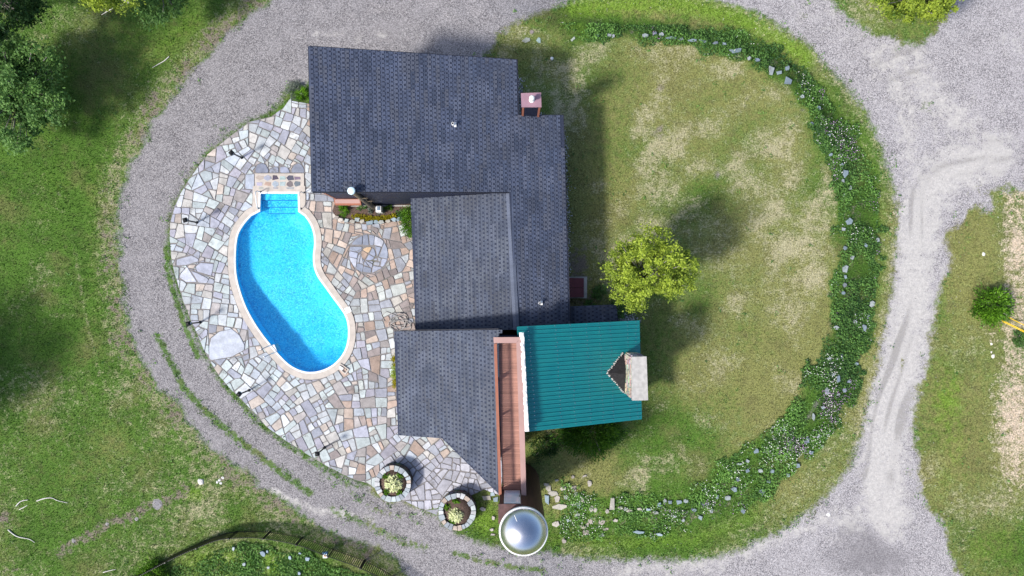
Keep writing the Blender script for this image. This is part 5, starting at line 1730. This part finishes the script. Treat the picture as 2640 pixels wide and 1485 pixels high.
# stone planters
def planter(px, py, rpx, label, seed):
    random.seed(seed)
    zt = 0.92
    c = P(px, py, zt)
    r_ = rpx * K * (CAM_H - zt) / CAM_H
    t = thing('stone_planter', label, 'planter', (c.x, c.y, 0), 'round stone planters at the patio entrance')
    mb = ring([(c.x + (r_ - 0.26) * math.cos(a_), c.y + (r_ - 0.26) * math.sin(a_)) for a_ in [2 * math.pi * k / 32 for k in range(32)]], [(c.x + (r_ - 0.05) * math.cos(a_), c.y + (r_ - 0.05) * math.sin(a_)) for a_ in [2 * math.pi * k / 32 for k in range(32)]], 0.0, zt - 0.09)
    mb.build('core_wall', M['mortar'], t)
    MB().lathe((c.x, c.y, 0.3), [(r_ - 0.27, 0), (r_ - 0.27, zt - 0.45), (0.3, zt - 0.36)], 28).build('soil', M['soil'], t, True)
    dark_t = lambda: tuple(q * random.uniform(0.28, 0.5) for q in random.choice([srgb(150, 150, 155), srgb(135, 130, 130), srgb(160, 152, 142)]))
    z_ = 0.02
    while z_ < zt - 0.12:
        h_ = random.uniform(0.12, 0.19)
        a_ = random.uniform(0, 1)
        end = a_ + 2 * math.pi
        while a_ < end - 0.05:
            w_ = min(random.uniform(0.18, 0.38) / r_, end - a_)
            ro = r_ + random.uniform(-0.03, 0.02)
            pts = [(c.x + q * math.cos(b_), c.y + q * math.sin(b_)) for q, b_ in ((r_ - 0.06, a_ + 0.012), (ro, a_ + 0.02), (ro, a_ + w_ - 0.02), (r_ - 0.06, a_ + w_ - 0.012))]
            MB().prism(pts, z_ + 0.008, min(z_ + h_ - 0.008, zt - 0.10)).build('wall_stone', M['rubble'], t, tint=dark_t())
            a_ += w_
        z_ += h_
    a_ = random.uniform(0, 1)
    end = a_ + 2 * math.pi
    while a_ < end - 0.06:
        w_ = min(random.uniform(0.22, 0.42) / r_, end - a_)
        ri, ro = r_ - random.uniform(0.24, 0.34), r_ + random.uniform(-0.02, 0.03)
        pts = [(c.x + q * math.cos(b_), c.y + q * math.sin(b_)) for q, b_ in ((ri, a_ + 0.02), (ro, a_ + 0.015), (ro, a_ + w_ / 2), (ro, a_ + w_ - 0.015), (ri, a_ + w_ - 0.02))]
        tz = zt + random.uniform(-0.03, 0.02)
        k = random.uniform(0.62, 0.85)
        MB().prism(pts, zt - 0.085, tz).build('coping_stone', M['stone'], t, tint=tuple(q * k for q in random.choice([srgb(200, 210, 212), srgb(186, 196, 202), srgb(212, 214, 216), srgb(170, 178, 186), srgb(206, 190, 176)])))
        a_ += w_
    return c, r_, zt
pc1 = planter(1012.6, 1248, 47, 'round stone planter nearer the pool patio', 3)
pc2 = planter(1178, 1320, 48, 'round stone planter nearer the domed tower', 4)

# ------------------------------------------------------------------ plants
def rosette(c, r, n, L, W, h, tint=(0.2, 1.0)):
    """leaves arching out from a crown"""
    a = RNG.uniform(0, 6.283, n)
    q = np.sqrt(RNG.random(n)) * r
    d = np.stack([np.cos(a), np.sin(a), RNG.uniform(-0.2, 0.5, n)], -1)
    cc = np.stack([c[0] + np.cos(a) * q, c[1] + np.sin(a) * q, c[2] + h * (1 - (q / r) ** 2) * RNG.uniform(0.75, 1.05, n)], -1)
    return leaves(cc, L, W, 1.2, RNG.uniform(*tint, n), d)
def shrub_parts(c, rx, ry, rz, n, L, W, nclump=40, shell=0.75, csz=0.16, tint_b=0.25):
    """leaf clumps spread over an ellipsoid volume"""
    u = RNG.normal(size=(nclump, 3))
    u /= np.linalg.norm(u, axis=1)[:, None]
    u[:, 2] = np.abs(u[:, 2]) * 0.95 + 0.02
    rad = RNG.uniform(shell * 0.6, 1.0, nclump) ** 0.6 * RNG.uniform(0.68, 1.22, nclump)
    cc = u * rad[:, None] * np.array([rx, ry, rz]) + np.array(c)
    k = RNG.integers(0, nclump, n)
    off = RNG.normal(size=(n, 3)) * csz * np.array([rx, ry, rz * 0.8]).mean()
    p = cc[k] + off
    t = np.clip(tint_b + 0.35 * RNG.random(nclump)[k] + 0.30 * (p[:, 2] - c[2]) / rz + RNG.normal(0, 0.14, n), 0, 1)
    return leaves(p, L, W, 0.5, t, u[k])
def twigs(base, tips, r0, name, mat, parent):
    mb = MB()
    for tp_ in tips:
        b, e = Vector(base), Vector(tp_)
        m_ = b.lerp(e, 0.5) + Vector((random.uniform(-.1, .1), random.uniform(-.1, .1), 0.12)) * (e - b).length * 0.5
        mb.tube([b, m_, e], [r0, r0 * 0.6, r0 * 0.2], 5)
    return mb.build(name, mat, parent, True)
def shrub(name, label, cat, c, rx, ry, rz, n, L, W, mat, ncl=40, group=None, csz=0.16, stems=6, tint_b=0.25):
    t = thing(name, label, cat, tuple(c), group)
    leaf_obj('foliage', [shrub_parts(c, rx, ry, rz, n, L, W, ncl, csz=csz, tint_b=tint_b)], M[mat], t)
    tips = [(c[0] + rx * 0.7 * math.cos(a_), c[1] + ry * 0.7 * math.sin(a_), c[2] + rz * random.uniform(0.5, 0.9)) for a_ in [2 * math.pi * k / stems + random.uniform(-.3, .3) for k in range(stems)]]
    twigs((c[0], c[1], c[2] - 0.05), tips, max(0.015, 0.02 * rx), 'stem', M['bark'], t)
    return t
for (c, r_, zt), nm, dx in ((pc1, 'variegated hosta in the planter nearer the pool patio', 0.0), (pc2, 'variegated hosta in the planter nearer the domed tower', -0.08)):
    cc = (c.x + dx, c.y - (0.0 if dx == 0 else 0.22), zt - 0.16)
    R_ = 0.56 if dx == 0 else 0.46
    t = thing('hosta', nm, 'plant', (cc[0], cc[1], zt - 0.1))
    leaf_obj('leaves', [rosette(cc, R_, 230, 0.22, 0.10, 0.42, (0.55, 1.0)), rosette((cc[0], cc[1], zt - 0.22), R_ * 0.9, 60, 0.2, 0.09, 0.3, (0.0, 0.3))], M['leaf_cream'], t)
    MB().lathe((cc[0], cc[1], zt - 0.25), [(0.05, 0), (0.03, 0.25)], 8).build('crown', M['bark'], t)
    for k, a_ in enumerate((0.9, 2.3, 4.0, 5.3) if dx == 0 else (1.7, 2.7, 4.3)):
        q = (c.x + (r_ - 0.48) * math.cos(a_), c.y + (r_ - 0.48) * math.sin(a_), zt - 0.15)
        where = 'the pool patio' if dx == 0 else 'the domed tower'
        side = {0.9: 'northeast', 2.3: 'northwest', 4.0: 'southwest', 5.3: 'southeast', 1.7: 'north', 2.7: 'west', 4.3: 'south'}[a_]
        shrub('bedding_plant', 'low green bedding plant on the %s rim of the planter nearer %s' % (side, where), 'plant', q, 0.22, 0.18, 0.2, 260, 0.10, 0.05, 'leaf_fresh', 14, 'low bedding plants in the stone planters', stems=3)

# planting bed under the tall wall
bedm = MB()
bedm.prism(BED, 0.0, 0.10)
bed = bedm.build('planting_bed', M['soil'])
bed['kind'] = 'structure'
edge_px = [(868, 562, 12, 9), (882, 566, 13, 9), (896, 569, 12, 9), (910, 572, 12, 8), (922, 568, 13, 10), (936, 572, 13, 9), (955, 574, 20, 11), (971, 574, 12, 9), (985, 573, 15, 9), (1002, 570, 14, 8), (1018, 567, 14, 9), (1030, 566, 13, 9)]
for (x, y, w_, h_) in edge_px:
    q = P(x, y, 0.0)
    flat_stone((q.x, q.y, 0.05), w_ * K, h_ * K, random.uniform(0.16, 0.26), random.uniform(-.3, .3), tuple(v * 0.7 for v in random.choice(cool + warm)), bed, M['stone'], 'edging_stone', 0.2)
shrub('ornamental_grass', 'bright green grass clump at the west end of the wall bed', 'plant', P(889, 543), 0.36, 0.42, 0.42, 900, 0.30, 0.025, 'leaf_fresh', 24, stems=3)
shrub('evergreen_shrub', 'rounded dark green shrub against the courtyard roof eave', 'shrub', P(1059, 573), 0.55, 0.95, 1.3, 3800, 0.09, 0.045, 'leaf_fresh', 70, csz=0.13, tint_b=0.0)
yp = []
for k in range(60):
    t_ = k / 59
    x_ = 912 + 108 * t_
    y_ = 557 + 7 * math.sin(t_ * 3.1) + random.uniform(-3, 3)
    q = P(x_, y_)
    yp.append(shrub_parts((q.x, q.y, 0.1), 0.16, 0.15, 0.2, 60, 0.06, 0.04, 8))
t = thing('flower_border', 'low golden yellow border plants edging the wall bed', 'plant', tuple(P(965, 563)))
leaf_obj('foliage', yp, M['leaf_yellow'], t)
MB().tube([P(912, 558, 0.1), P(965, 564, 0.1), P(1020, 558, 0.1)], 0.02, 5).build('runner', M['bark'], t)
for (x, y, r_, m_, lab) in ((935, 536, 0.3, 'leaf_mid', 'dark green perennial between grass clump and pole base'), (955, 545, 0.22, 'leaf_grey', 'grey green perennial just behind the golden border'), (985, 545, 0.32, 'leaf_grey', 'silver grey perennial east of the pole base'), (1002, 535, 0.26, 'leaf_fresh', 'light green perennial close under the dark wall'), (1032, 550, 0.34, 'leaf_mid', 'leafy green perennial at the east end of the wall bed')):
    shrub('perennial', lab, 'plant', P(x, y), r_, r_ * 0.8, 0.35, 420, 0.09, 0.04, m_, 16, 'perennials in the wall bed', stems=3)
shrub('ornamental_grass', 'bright green grass clump at the northwest corner of the big roof', 'plant', P(781, 250), 0.42, 0.5, 0.5, 1100, 0.34, 0.028, 'leaf_fresh', 26, stems=3)
shrub('dry_bush', 'dull olive bush behind the grass clump by the roof corner', 'shrub', P(764, 238), 0.55, 0.6, 0.45, 1300, 0.10, 0.04, 'leaf_grey', 30, stems=5)
for k, y in enumerate((930, 958, 985)):
    shrub('gold_shrub', ('northern', 'middle', 'southern')[k] + ' yellow green shrub peeking out under the patio side eave', 'shrub', P(1022 + 2 * k, y), 0.32, 0.42, 0.7, 900, 0.09, 0.04, 'leaf_yellow' if k != 1 else 'leaf_lime', 24, 'yellow green shrubs under the eave', stems=4)
# dark spreading juniper south of the teal roof
shrub('spreading_evergreen', 'wide feathery green evergreen below the teal metal roof', 'shrub', P(1520, 1110), 2.1, 1.55, 1.6, 11000, 0.20, 0.05, 'leaf_fresh', 130, csz=0.13, tint_b=-0.12)
shrub('evergreen_shrub', 'shaded dark shrub between walkway tower and feathery evergreen', 'shrub', P(1400, 1150), 0.9, 0.8, 0.9, 2200, 0.12, 0.05, 'leaf_dark', 40)
for (x, y, r_, lab) in ((1545, 755, 0.45, 'small green shrub beside the cellar door under the tree'), (1590, 800, 0.5, 'green shrub at the corner of the lean-to roof'), (1520, 790, 0.4, 'low green shrub north of the lean-to roof')):
    shrub('shrub', lab, 'shrub', P(x, y), r_, r_, 0.5, 900, 0.12, 0.06, 'leaf_mid', 26)

def tree(name, label, base, h, crown, rx, ry, rz, nleaf, L, W, mat, ncl=120, trunk=0.16, csz=0.11, shell=0.55, bark='bark', tint_b=0.2, sparse=None, group=None):
    """tapered trunk with limbs to leaf clumps spread through an uneven crown"""
    base, crown = Vector(base), Vector(crown)
    t = thing(name, label, 'tree', tuple(base), group)
    lobes = RNG.normal(size=(7, 3))
    lobes /= np.linalg.norm(lobes, axis=1)[:, None]
    lw = RNG.uniform(0.0, 0.34, 7)
    cl, dirs = [], []
    while len(cl) < ncl:
        u = RNG.normal(size=3)
        u /= np.linalg.norm(u)
        u[2] = u[2] * 0.9 + 0.15
        g = 0.74 + (lw * np.clip(lobes @ u, 0, 1) ** 3).sum()
        r_ = RNG.uniform(shell, 1.0) ** 0.7 * g
        p = np.array([u[0] * rx, u[1] * ry, u[2] * rz]) * r_
        if sparse is not None and sparse(crown.x + p[0], crown.y + p[1]):
            continue
        cl.append(np.array(crown) + p)
        dirs.append(u)
    cl, dirs = np.array(cl), np.array(dirs)
    k = RNG.integers(0, ncl, nleaf)
    sz = (RNG.uniform(0.5, 1.4, ncl) * csz * (rx + ry) / 2)[k]
    p = cl[k] + RNG.normal(size=(nleaf, 3)) * sz[:, None] * np.array([1, 1, 0.6])
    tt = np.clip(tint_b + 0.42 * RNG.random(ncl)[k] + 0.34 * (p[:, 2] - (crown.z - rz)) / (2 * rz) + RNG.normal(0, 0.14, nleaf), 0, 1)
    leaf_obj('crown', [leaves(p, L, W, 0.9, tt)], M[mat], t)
    mb = MB()
    fork = base.lerp(crown, 0.45)
    mb.tube([base - Vector((0, 0, 0.3)), base.lerp(fork, 0.5) + Vector((random.uniform(-.1, .1), random.uniform(-.1, .1), 0)), fork, crown + Vector((0, 0, rz * 0.55))], [trunk * 1.25, trunk, trunk * 0.8, trunk * 0.2], 8)
    mb.build('trunk', M[bark], t, True)
    lm = MB()
    for i in range(0, ncl, 1 if ncl > 250 else 2):
        e = Vector(cl[i])
        s = fork.lerp(crown, random.uniform(0.0, 0.8))
        m_ = s.lerp(e, 0.5) + Vector((0, 0, -0.1 * (e - s).length))
        lm.tube([s, m_, e], [trunk * 0.26, trunk * 0.17, trunk * 0.07], 5)
    o = lm.build('limbs', M[bark], t, True)
    return t
pine_c = P(1672, 706, 4.7)
gapc = P(1690, 792, 4.0)
tree('yellow_green_tree', 'airy yellow green tree on the lawn east of the house', P(1630, 742), 7.5, (pine_c.x, pine_c.y, 4.6), 2.95, 2.65, 2.8, 27000, 0.17, 0.075, 'leaf_lime', 300, 0.15, 0.050, 0.25, tint_b=0.10, sparse=lambda x, y: (x - gapc.x) ** 2 + (y - gapc.y) ** 2 < 0.9 ** 2 or (x - pine_c.x - 1.9) ** 2 + (y - pine_c.y - 2.1) ** 2 < 1.0 ** 2)
a_ = P(22, 215, 2.9)
tree('broadleaf_tree', 'large leafy green tree at the western edge of the lawn', P(50, 235), 8, (a_.x, a_.y, 2.9), 3.4, 3.6, 2.5, 30000, 0.19, 0.10, 'leaf_mid', 260, 0.22, 0.070, 0.12, tint_b=0.34)
a_ = P(-25, -15, 6)
tree('dark_tree', 'dark green tree filling the northwest corner', P(-5, 20), 9, (a_.x, a_.y, 5.4), 2.5, 2.4, 3.4, 14000, 0.18, 0.10, 'leaf_dark', 120, 0.2, 0.1)
a_ = P(235, -62, 7)
tree('birch_tree', 'pale yellow leaved tree with bare white limb reaching in', P(260, -60), 9, (a_.x, a_.y, 6.0), 2.0, 1.6, 2.4, 7000, 0.16, 0.08, 'leaf_lime', 80, 0.16, 0.09, bark='birch')
a_ = P(400, -40, 4)
tree('evergreen_tree', 'grey green tree overhanging the lawn right of the bare limb', P(400, -30), 6, (a_.x, a_.y, 3.2), 1.6, 1.9, 1.9, 9000, 0.2, 0.07, 'leaf_mid', 90, 0.18, 0.1)
a_ = P(2392, -30, 4.5)
tree('lime_tree', 'yellow green leafy tree beside the gravel junction', P(2330, 0), 7, (a_.x, a_.y, 4.0), 2.9, 2.15, 2.7, 19000, 0.16, 0.08, 'leaf_lime', 220, 0.18, 0.055, 0.4, tint_b=0.0)
# bare limb of the birch
limb = P(333, 8, 3.4)
t = bpy.data.objects.get('birch_tree')
MB().tube([P(250, -40, 3.6), limb, P(295, 18, 3.3), P(262, 38, 3.1)], [0.07, 0.055, 0.04, 0.015], 6).build('bare_limb', M['birch'], t, True)
# off-frame tree to the west whose shade falls across the lawn
for (x, y, r_, lab) in ((-215, 1060, 3.6, 'tall tree west of the lawn casting shade'),):
    q = P(x, y)
    tree('shade_tree', lab, q, 9, (q.x, q.y, 6.0), r_, r_, 3.2, 7000, 0.3, 0.18, 'leaf_mid', 90, 0.25, 0.12)
b_ = P(2548, 778)
shrub('roadside_bush', 'bright green bush beside the guy wires east of the road', 'bush', G(2545, 785), 1.1, 1.2, 1.5, 4200, 0.16, 0.08, 'leaf_fresh', 46, csz=0.16, tint_b=0.1)
shrub('roadside_bush', 'small dark bush at the right edge below the guy wires', 'bush', G(2622, 872), 0.42, 0.55, 0.6, 1000, 0.12, 0.06, 'leaf_mid', 26)
shrub('fence_bush', 'green bush with yellow tips at the end of the picket fence', 'bush', P(402, 1478), 0.85, 0.9, 1.3, 3400, 0.13, 0.06, 'leaf_fresh', 60, csz=0.15)

# ------------------------------------------------------------------ picket fence
fp = catmull([(300, 1508), (357, 1480), (428, 1442), (484, 1414), (528, 1395), (584, 1374), (637, 1369), (683, 1369), (745, 1378), (800, 1392), (850, 1412), (891, 1426), (932, 1441), (979, 1463), (1015, 1485), (1050, 1508)], 14, False)
fw = [P(x, y) for x, y in fp]
cum = [0]
for i in range(1, len(fw)):
    cum.append(cum[-1] + (fw[i] - fw[i - 1]).length)
def along(s):
    for i in range(1, len(cum)):
        if cum[i] >= s:
            t_ = (s - cum[i - 1]) / (cum[i] - cum[i - 1] + 1e-9)
            return fw[i - 1].lerp(fw[i], t_)
    return fw[-1]
fence = thing('picket_fence', 'curved black metal picket fence round the green bank', 'fence', tuple(fw[len(fw) // 2]))
FH = 1.25
pk = MB().box(-0.021, 0.021, -0.021, 0.021, 0, FH).mesh('picket', M['black'])
po = MB().box(-0.04, 0.04, -0.04, 0.04, 0, FH + 0.08).mesh('fence_post', M['black'])
s_ = 0.06
base_off = fence.location
while s_ < cum[-1]:
    q = along(s_)
    o = bpy.data.objects.new('picket', pk)
    link(o, fence)
    o.location = q - base_off
    s_ += 0.118
s_ = 0.0
posts = []
while s_ <= cum[-1]:
    q = along(s_)
    posts.append(q)
    o = bpy.data.objects.new('fence_post', po)
    link(o, fence)
    o.location = q - base_off
    s_ += 2.05
for z_ in (0.12, FH - 0.03):
    for i in range(len(posts) - 1):
        n_ = 4
        ss = [2.05 * i + 2.05 * k / n_ for k in range(n_ + 1)]
        MB().tube([along(v) + Vector((0, 0, z_)) for v in ss], 0.024, 4).build('fence_rail', M['black'], fence)
# small painted sign board on the fence
sg = P(838, 1432, 0.85)
t = thing('bird_box', 'small white box with blue lid and orange spot by the fence', 'box', (sg.x, sg.y, 0))
MB().box(sg.x - 0.02, sg.x + 0.02, sg.y - 0.02, sg.y + 0.02, 0, 0.6).build('stake', M['polewood'], t)
MB().box(sg.x - 0.13, sg.x + 0.13, sg.y - 0.16, sg.y + 0.12, 0.6, 0.86).build('body', M['white'], t)
MB().box(sg.x - 0.14, sg.x + 0.14, sg.y + 0.09, sg.y + 0.19, 0.70, 0.89).build('lid', M['signblue'], t)
MB().lathe((sg.x, sg.y - 0.04, 0.861), [(0.055, 0), (0.055, 0.006)], 14).build('spot', M['signorange'], t)
# green bank plants inside the fence
x = RNG.uniform(P(420, 0).x, P(1010, 0).x, 30000)
y = RNG.uniform(P(0, 1530).y, P(0, 1395).y, 30000)
fpoly = [tuple(p[:2]) for p in fw] + [tuple(P(1050, 1560)[:2]), tuple(P(300, 1560)[:2])]
kp = inside(x, y, fpoly) & (seg_dist(x, y, [p[:2] for p in fw], False) > 0.5 + 0.7 * vnoise(x, y, 0.8, 3)) & (RNG.random(len(x)) < np.clip((fbm(x, y, 1.2, 50) - 0.22) * 2.4, 0, 1))
x, y = x[kp], y[kp]
hh = fbm(x, y, 0.6, 51) * 0.3 * RNG.random(len(x))
o = leaf_obj('fenced_ground_cover', [leaves(np.stack([x, y, hh], -1), 0.14, 0.075, 0.8, np.clip(0.3 + hh * 2 + RNG.normal(0, .18, len(x)), 0, 1))], M['cover'])
tag(o, 'bright green ground cover inside the curved picket fence', 'ground cover', kind='stuff')

# ------------------------------------------------------------------ loose things on the ground
def rock(name, label, px, py, r_, tint, group=None, dz=0.0, flat=0.6):
    g_ = G(px, py)
    mb = MB()
    prof = []
    n = 9
    vs = []
    for zz, rr in ((0, 0.9), (0.35, 1.0), (0.75, 0.75), (1.0, 0.3)):
        for k in range(n):
            a_ = 2 * math.pi * k / n
            q = r_ * rr * random.uniform(0.78, 1.2)
            vs.append((g_.x + q * math.cos(a_), g_.y + q * math.sin(a_), g_.z - 0.03 + zz * r_ * flat * random.uniform(0.85, 1.1)))
    fs = [(i * n + k, i * n + (k + 1) % n, (i + 1) * n + (k + 1) % n, (i + 1) * n + k) for i in range(3) for k in range(n)] + [tuple(range(3 * n, 4 * n))]
    o = mb.add(vs, fs).build(name, M['lime_rock'], None, tint=tint)
    return tag(o, label, 'rock', group)
wr = (0.62, 0.60, 0.57)
rock('white_rock', 'larger white rock by the lush grass west of the drive', 518, 1242, 0.20, wr)
for k, (dx, dy) in enumerate(((0, 0), (8, -6), (-6, 5), (3, 8))):
    rock('white_rock', ('middle', 'northeastern', 'western', 'southern')[k] + ' small white rock of the heap nearest the drive', 566 + dx, 1238 + dy, 0.10, (0.74, 0.73, 0.71), 'heap of small white rocks by the drive')
rock('white_rock', 'single white rock lying on the sandy road junction', 2136, 1327, 0.13, (0.8, 0.79, 0.78))
rock('white_rock', 'white rock in grass right of the road above the bush', 2536, 655, 0.12, (0.8, 0.79, 0.77))
for k, (px, py) in enumerate(((2560, 918), (2556, 908), (2556, 887))):
    rock('white_rock', ('largest white rock below the roadside bush', 'smallest white rock below the roadside bush', 'white rock closest below the roadside bush')[k], px, py, (0.13, 0.08, 0.1)[k], (0.78, 0.74, 0.68), 'white rocks below the roadside bush')
rock('grey_stone', 'broad grey stone lying in the bare strip of the west lawn', 404, 1301, 0.34, (0.27, 0.26, 0.27), flat=0.2)
rock('grey_stone', 'small grey stone in the middle of the bare strip', 352, 1338, 0.16, (0.28, 0.27, 0.27), flat=0.3)
rock('grey_stone', 'small grey stone at the southwest end of the bare strip', 190, 1394, 0.17, (0.26, 0.25, 0.25), flat=0.3)
rock('grey_stone', 'flat grey stone in the bare strip beside dark soil', 276, 1352, 0.15, (0.3, 0.29, 0.29), flat=0.3)
for (px, py, w_, h_, lab, tn) in ((1356, 104, 18, 12, 'square grey paving stone on the lawn near the gravel', srgb(176, 182, 172)), (1389, 104, 10, 13, 'narrow pale blue stone on the lawn beside the square stone', srgb(176, 200, 196)), (1477, 101, 17, 6, 'long thin pale stone lying on the northern lawn', srgb(190, 200, 190)), (1371, 83, 9, 9, 'small brownish stone on the lawn above the square stone', srgb(160, 150, 145)), (2306, 548, 9, 11, 'pale broken stone on the verge beside the eastern road', srgb(190, 180, 160))):
    o = flat_stone(G(px, py, -0.01), w_ * K, h_ * K, 0.06, 0.1 if w_ < 17 or h_ > 8 else 0.75, tuple(v * 0.75 for v in tn), None, M['stone'], 'lawn_stone', 0.03)
    tag(o, lab, 'stone')
for k, (px, py, w_, h_) in enumerate(((680, 1425, 14, 10), (750, 1435, 8, 7), (795, 1438, 11, 10), (775, 1424, 8, 4), (692, 1419, 7, 5), (632, 1452, 8, 8), (694, 1460, 6, 6), (774, 1475, 7, 7), (605, 1412, 10, 6))):
    o = flat_stone(P(px, py, 0.0) + Vector((0, 0, 0.12)), w_ * K, h_ * K, 0.10, random.uniform(0, 3), tuple(v * 0.8 for v in random.choice(cool)), None, M['stone'], 'bank_stone', 0.15)
    tag(o, 'pale stone in the fenced ground cover, ' + ('largest of all, near the middle', 'just right of the lower middle', 'triangular one nearest the blue lidded box', 'thin sliver near the fence above the triangular one', 'small one touching the largest stone', 'on the left in the lower row', 'smallest, below the largest stone', 'lowest one on the right', 'leftmost, closest to the fence')[k], 'stone', 'pale stones inside the picket fence')
# white well cap
wc = P(1422, 155)
t = thing('vent_cap', 'round white capped pipe standing in the north lawn', 'pipe', (wc.x, wc.y, 0))
MB().lathe((wc.x, wc.y, 0), [(0.06, 0), (0.06, 0.28)], 14).build('pipe', M['white'], t, True)
MB().lathe((wc.x, wc.y, 0.28), [(0.10, 0), (0.10, 0.06), (0.04, 0.10)], 16).build('cap', M['white'], t, True)
# fallen pale branches
def branch(label, pts, r_):
    q = []
    cp_ = catmull(pts, 5, False)
    for i, p in enumerate(cp_):
        g_ = P(*p)
        q.append(g_ + Vector((0, 0, r_ * 0.8 + 0.02)))
    n = len(q)
    o = MB().tube(q, [r_ * (1 - 0.65 * i / n) for i in range(n)], 6).build('fallen_branch', M['birch'], None, True)
    tag(o, label, 'branch')
branch('curved white branch arching over the western bare patch', [(43, 1304), (55, 1292), (74, 1288)], 0.04)
branch('crooked white branch right of the western bare patch', [(96, 1291), (114, 1285), (134, 1283), (150, 1290), (176, 1296)], 0.038)
branch('short white branch below the arching one', [(51, 1313), (62, 1308), (72, 1302)], 0.032)
branch('straight white branch pointing southeast near the left edge', [(22, 1365), (45, 1382), (76, 1389), (91, 1398)], 0.04)
branch('thin white stick lying on the lawn west of the drive', [(437, 146), (425, 157), (406, 168), (394, 175)], 0.035)
branch('thin pale stick near the fence end', [(267, 1475), (285, 1470), (300, 1467)], 0.03)
# drip-line pebbles along the east walls
def pebbles(name, label, line, wd, n):
    L = [P(x, y) for x, y in line]
    seg = [(L[i], L[i + 1]) for i in range(len(L) - 1)]
    wts = np.array([(b - a).length for a, b in seg])
    mb = MB()
    cols_ = []
    for k in range(n):
        a, b = random.choices(seg, wts)[0]
        p = a.lerp(b, random.random())
        s = random.uniform(0.025, 0.06)
        x_, y_ = p.x + random.gauss(0, wd), p.y + random.gauss(0, wd * 0.6)
        z_ = 0.01
        r1 = random.uniform(0, 3)
        vs = [(x_ + s * math.cos(r1 + t_), y_ + s * 0.75 * math.sin(r1 + t_), z_) for t_ in (0, 1.57, 3.14, 4.71)] + [(x_, y_, z_ + s * 0.9)]
        mb.add(vs, [(0, 1, 4), (1, 2, 4), (2, 3, 4), (3, 0, 4)])
        g_ = random.choice((0.12, 0.3, 0.55, 0.75))
        cols_ += [(g_, g_ * 0.98, g_ * 1.02, 1)] * 5
    me = mb.mesh(name, M['lime_rock'])
    a = me.color_attributes.new('tint', 'FLOAT_COLOR', 'POINT')
    a.data.foreach_set('color', np.array(cols_, np.float32).ravel())
    tag(obj(name, me), label, 'pebbles', kind='stuff')
pebbles('drip_pebbles', 'strip of pale pebbles along the eastern eaves', [(1334, 200), (1338, 300), (1400, 300)], 0.18, 900)
pebbles('drip_pebbles', 'strip of pale pebbles along the long east wall', [(1446, 330), (1452, 420), (1456, 560), (1460, 700)], 0.16, 1500)
pebbles('drip_pebbles', 'patch of pale pebbles at the corner of the lean-to', [(1580, 800), (1600, 822), (1630, 830)], 0.3, 700)

# guy wires with yellow guards, anchored in the roadside bush
far = P(2800, 1033)
t = thing('utility_pole', 'tall wooden pole beyond the right edge holding the guy wires', 'pole', (far.x, far.y, -0.8))
MB().lathe((far.x, far.y, -0.9), [(0.16, 0), (0.11, 10.2)], 10).build('shaft', M['polewood'], t, True)
for k, (s, e, lab) in enumerate((((2566, 801), (2610, 818), 'northern guy wire with yellow guard rising from the bush'), ((2574, 821), (2700, 882), 'middle guy wire with yellow guard rising from the bush'), ((2575, 824), (2700, 886), 'southern guy wire with yellow guard rising from the bush'))):
    a_ = G(*s)
    top_z = 8.8 - 0.4 * k
    top_p = Vector((far.x, far.y, top_z))
    g_ = thing('guy_wire', lab, 'wire', tuple(a_), 'guy wires east of the road')
    MB().tube([a_, top_p], 0.012, 5).build('cable', M['cable'], g_)
    f0, f1 = (0.02, 0.22) if k == 0 else (0.02, 0.42)
    MB().tube([a_.lerp(top_p, f0), a_.lerp(top_p, f1)], 0.024, 6).build('yellow_guard', M['yellow'], g_)
bpy.context.view_layer.update()
